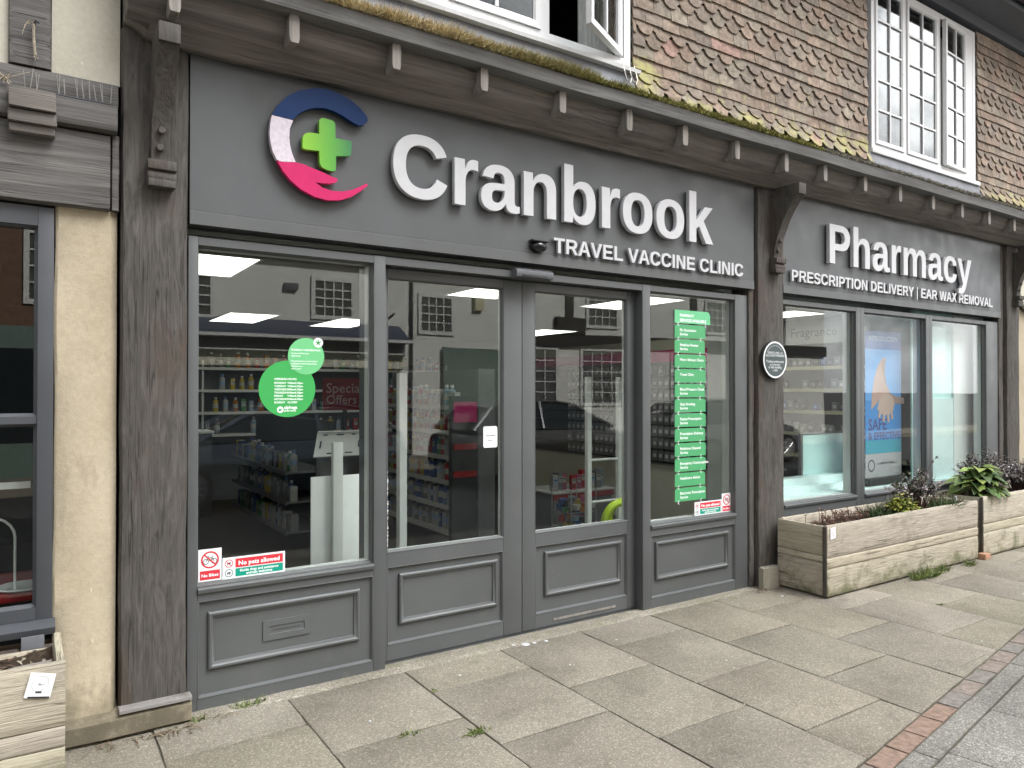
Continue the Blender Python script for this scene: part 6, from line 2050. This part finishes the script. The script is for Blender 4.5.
# ------------------------------------------------------------------ across the street (seen only as reflections in the glass)
SY = -12.0
def sash(par, xc, z0, w, h, cols, rows, mat='white_gloss', y=SY):
    mb = MB(mat)
    mb.ring(xc - w / 2, xc + w / 2, z0, z0 + h, [(0, y - .001), (0, y + .05), (.09, y + .05), (.09, y - .001)])
    for i in range(1, cols):
        x = xc - w / 2 + .09 + (w - .18) * i / cols
        mb.box(x - .015, x + .015, y, y + .04, z0 + .09, z0 + h - .09)
    for j in range(1, rows):
        z = z0 + .09 + (h - .18) * j / rows
        mb.box(xc - w / 2 + .09, xc + w / 2 - .09, y + .001, y + .041, z - .015, z + .015)
    fr = obj('window', mb, par)
    mb = MB('sash_glass'); mb.box(xc - w / 2 + .07, xc + w / 2 - .07, y + .005, y + .012, z0 + .07, z0 + h - .07)
    obj('pane', mb, fr)
def gable_roof(par, x0, x1, ze, mat='roof_clay'):
    mb = MB(mat)
    mb.prism([(SY + .35, ze - .08), (SY - 3.5, ze + 3.4), (SY - 7.4, ze - .08), (SY - 7.4, ze + .06), (SY - 3.5, ze + 3.6), (SY + .35, ze + .08)], lambda u, v_, d: (d, u, v_), x0, x1)
    obj('roof', mb, par)
H = thing('white_cottage', 'white rendered cottage across the street with small sash windows and a blue shop awning', 'building', (5.5, SY, 0))
mb = MB('white_render'); mb.box(1.6, 10.4, SY - 7, SY, -.13, 4.55); obj('wall', mb, H)
gable_roof(H, 1.5, 10.45, 4.55)
for (x, z, w, h, c, r) in ((2.7, 3.0, .9, .95, 3, 4), (5.65, 3.12, 1.0, .92, 4, 4), (8.3, 2.9, 1.02, .98, 4, 4)):
    sash(H, x, z, w, h, c, r)
mb = MB('awning_blue'); mb.prism([(SY + .001, 3.06), (SY + .55, 2.74), (SY + .55, 2.70), (SY + .001, 2.70)], lambda u, v_, d: (d, u, v_), 1.65, 7.3); obj('awning', mb, H)
mb = MB('white_gloss'); mb.box(1.65, 7.4, SY + .001, SY + .60, 2.63, 2.695); mb.box(1.65, 7.4, SY + .001, SY + .3, 2.37, 2.41); obj('cornice', mb, H)
mb = MB('slate'); mb.box(1.65, 7.4, SY + .001, SY + .12, 2.412, 2.628); obj('fascia_band', mb, H)
mb = MB('cream_wall'); mb.box(1.65, 7.4, SY + .001, SY + .10, 2.05, 2.368); obj('blind', mb, H)
mb = MB('car_glass'); mb.box(1.8, 7.3, SY + .001, SY + .03, .5, 2.045); obj('shop_window', mb, H)
mb = MB('green_paint'); mb.box(1.65, 7.4, SY + .001, SY + .08, -.12, .495); mb.box(8.5, 9.6, SY + .001, SY + .05, -.1, 2.5); obj('shop_panel', mb, H)
mb = MB('iron'); mb.tube([(7.6, SY + .05, 0), (7.6, SY + .05, 4.5)], .04, 8); obj('downpipe', mb, H)
mb = MB('shelf_cream'); mb.box(9.35, 9.6, SY + .001, SY + .12, 3.55, 3.95, .01); obj('alarm_box', mb, H)
mb = MB('slate'); mb.box(4.55, 4.85, SY + .001, SY + .1, 3.7, 3.85, .01); mb.tube([(7.0, SY + .06, 3.2), (7.0, SY + .35, 3.3)], .03, 6); obj('wall_lamp', mb, H)
mb = MB('green_paint'); mb.box(8.45, 10.2, SY + .06, SY + .12, 0.0, 2.6); obj('door_surround', mb, H)
H = thing('timbered_house', 'black and white timbered house across the street', 'building', (15, SY, 0))
mb = MB('white_render'); mb.box(10.46, 24, SY - 7, SY, -.13, 5.4); obj('wall', mb, H)
gable_roof(H, 10.46, 24.1, 5.4)
for i, x in enumerate((10.6, 12.4, 15.2, 17.2, 19.4, 21.6)):
    mb = MB('tudor_black'); mb.box(x - .12, x + .12, SY + .001, SY + .06, 2.9, 5.35); obj('timber', mb, H)
mb = MB('tudor_black'); mb.box(10.47, 24, SY + .001, SY + .10, 2.75, 3.1); obj('timber', mb, H)
mb = MB('tudor_black'); mb.box(11.9, 12.9, SY + .001, SY + .14, 3.102, 3.55); obj('timber', mb, H)
for x in (13.6, 18.3, 20.5): sash(H, x, 3.3, 1.2, 1.1, 4, 4)
for x in (11.2, 13.6, 17.0, 20.0): sash(H, x, 1.1, 1.6, 1.65, 4, 5)
H = thing('brick_house', 'red brick house across the street with white sash windows', 'building', (-2, SY, 0))
mb = MB('roof_clay'); mb.box(-14, 1.55, SY - 7, SY, -.13, 5.6); obj('wall', mb, H)
gable_roof(H, -14, 1.5, 5.6, 'slate')
for x in (0.35, -2.2, -4.6, -7.2): sash(H, x, 3.1, .95, 1.4, 2, 4)
mb = MB('green_paint'); mb.box(-13, 1.4, SY + .001, SY + .08, -.1, 2.7); obj('shopfront', mb, H)
mb = MB('car_glass'); mb.box(-6, 1.1, SY + .081, SY + .09, .6, 2.3); obj('shop_window', mb, H)
mb = MB('concrete_slab'); mb.box(-30, 40, SY + .101, SY + 1.9, -.129, 0.0)
structure('far_pavement', mb)

def make_car(label, mat, loc, flip):
    T = thing('parked_car', label, 'car', (0, 0, 0), 'cars parked across the street')
    W = 0.86
    def sec(x, zb, zt, w, crown=.03):
        return [(x, -w, zb), (x, -w * 1.0, (zb + zt) * .5), (x, -w * .96, zt - .04), (x, -w * .7, zt + crown * .5), (x, 0, zt + crown), (x, w * .7, zt + crown * .5), (x, w * .96, zt - .04), (x, w, (zb + zt) * .5), (x, w, zb), (x, 0, zb - .02)]
    mb = MB(mat)
    mb.loft([sec(-2.1, .42, .72, .70), sec(-2.0, .28, .88, .80), sec(-1.5, .22, .96, W), sec(-.6, .2, .98, W), (sec(.5, .2, .97, W)), sec(1.1, .2, .94, W), sec(1.6, .24, .84, .83), sec(1.95, .28, .70, .76), sec(2.08, .40, .58, .64)])
    obj('body', mb, T)
    def cab(x, zt, w0, w1, zb=.95):
        return [(x, -w0, zb), (x, -w1 - (w0 - w1) * .1, zb + (zt - zb) * .9), (x, -w1 * .8, zt), (x, w1 * .8, zt), (x, w1 + (w0 - w1) * .1, zb + (zt - zb) * .9), (x, w0, zb)]
    mb = MB('car_glass')
    mb.loft([cab(-1.95, .98, .70, .66), cab(-1.55, 1.36, .80, .60), cab(-.9, 1.455, .82, .60), cab(-.1, 1.465, .82, .60), cab(.35, 1.40, .82, .58), cab(1.15, .985, .76, .68)], True)
    obj('cabin_glass', mb, T)
    mb = MB(mat)
    mb.loft([[(x, -.56, z), (x, 0, z + .02), (x, .56, z), (x, .56, z - .03), (x, 0, z - .03), (x, -.56, z - .03)] for x, z in ((-1.6, 1.375), (-.9, 1.475), (-.1, 1.485), (.32, 1.425))])
    for sg in (-1, 1):
        for (a, b) in (((.32, sg * .60, 1.40), (1.18, sg * .76, .97)), ((-.5, sg * .62, 1.45), (-.55, sg * .83, .97)), ((-1.5, sg * .6, 1.37), (-1.95, sg * .74, .97))):
            mb.tube([a, b], .035, 6)
    obj('roof', mb, T)
    for (x, sg) in ((-1.3, -1), (-1.3, 1), (1.28, -1), (1.28, 1)):
        mb = MB('tyre_rubber')
        mb.lathe((0, 0, 0), [(.22, -.1), (.30, -.1), (.32, -.07), (.32, .07), (.30, .1), (.22, .1)], 28, lambda a, b_, h: (x + a, sg * .79 + h, .32 + b_))
        wh = obj('wheel', mb, T)
        mb = MB('alloy')
        for k in range(10):
            an = k * 6.2832 / 10
            mb.tube([(x + .03 * math.cos(an), sg * .895, .32 + .03 * math.sin(an)), (x + .20 * math.cos(an), sg * .90, .32 + .20 * math.sin(an))], [.022, .016], 6)
        mb.lathe((0, 0, 0), [(.195, -.01), (.225, -.01), (.225, .01), (.195, .01)], 28, lambda a, b_, h: (x + a, sg * .895 + h, .32 + b_))
        obj('rim', mb, wh)
    for sg in (-1, 1):
        mb = MB('white_plastic'); mb.lathe((0, 0, 0), [(.10, 0), (.08, .04)], 12, lambda a, b_, h: (2.0 + h, sg * .55 + a, .66 + b_ * .6)); obj('headlight', mb, T)
    mb = MB('iron'); mb.box(-2.14, -2.06, -.6, .6, .35, .48); mb.box(2.04, 2.12, -.55, .55, .33, .45); obj('bumper', mb, T)
    T.location = loc
    T.rotation_euler = (0, 0, math.pi if flip else 0)
    return T
make_car('grey hatchback parked facing right across the street', 'car_grey', (8.3, -7.6, -.13), False)
make_car('blue grey hatchback parked facing left across the street', 'car_blue', (3.1, -7.7, -.13), True)
make_car('grey hatchback parked furthest right across the street', 'car_grey', (13.6, -7.8, -.13), False)
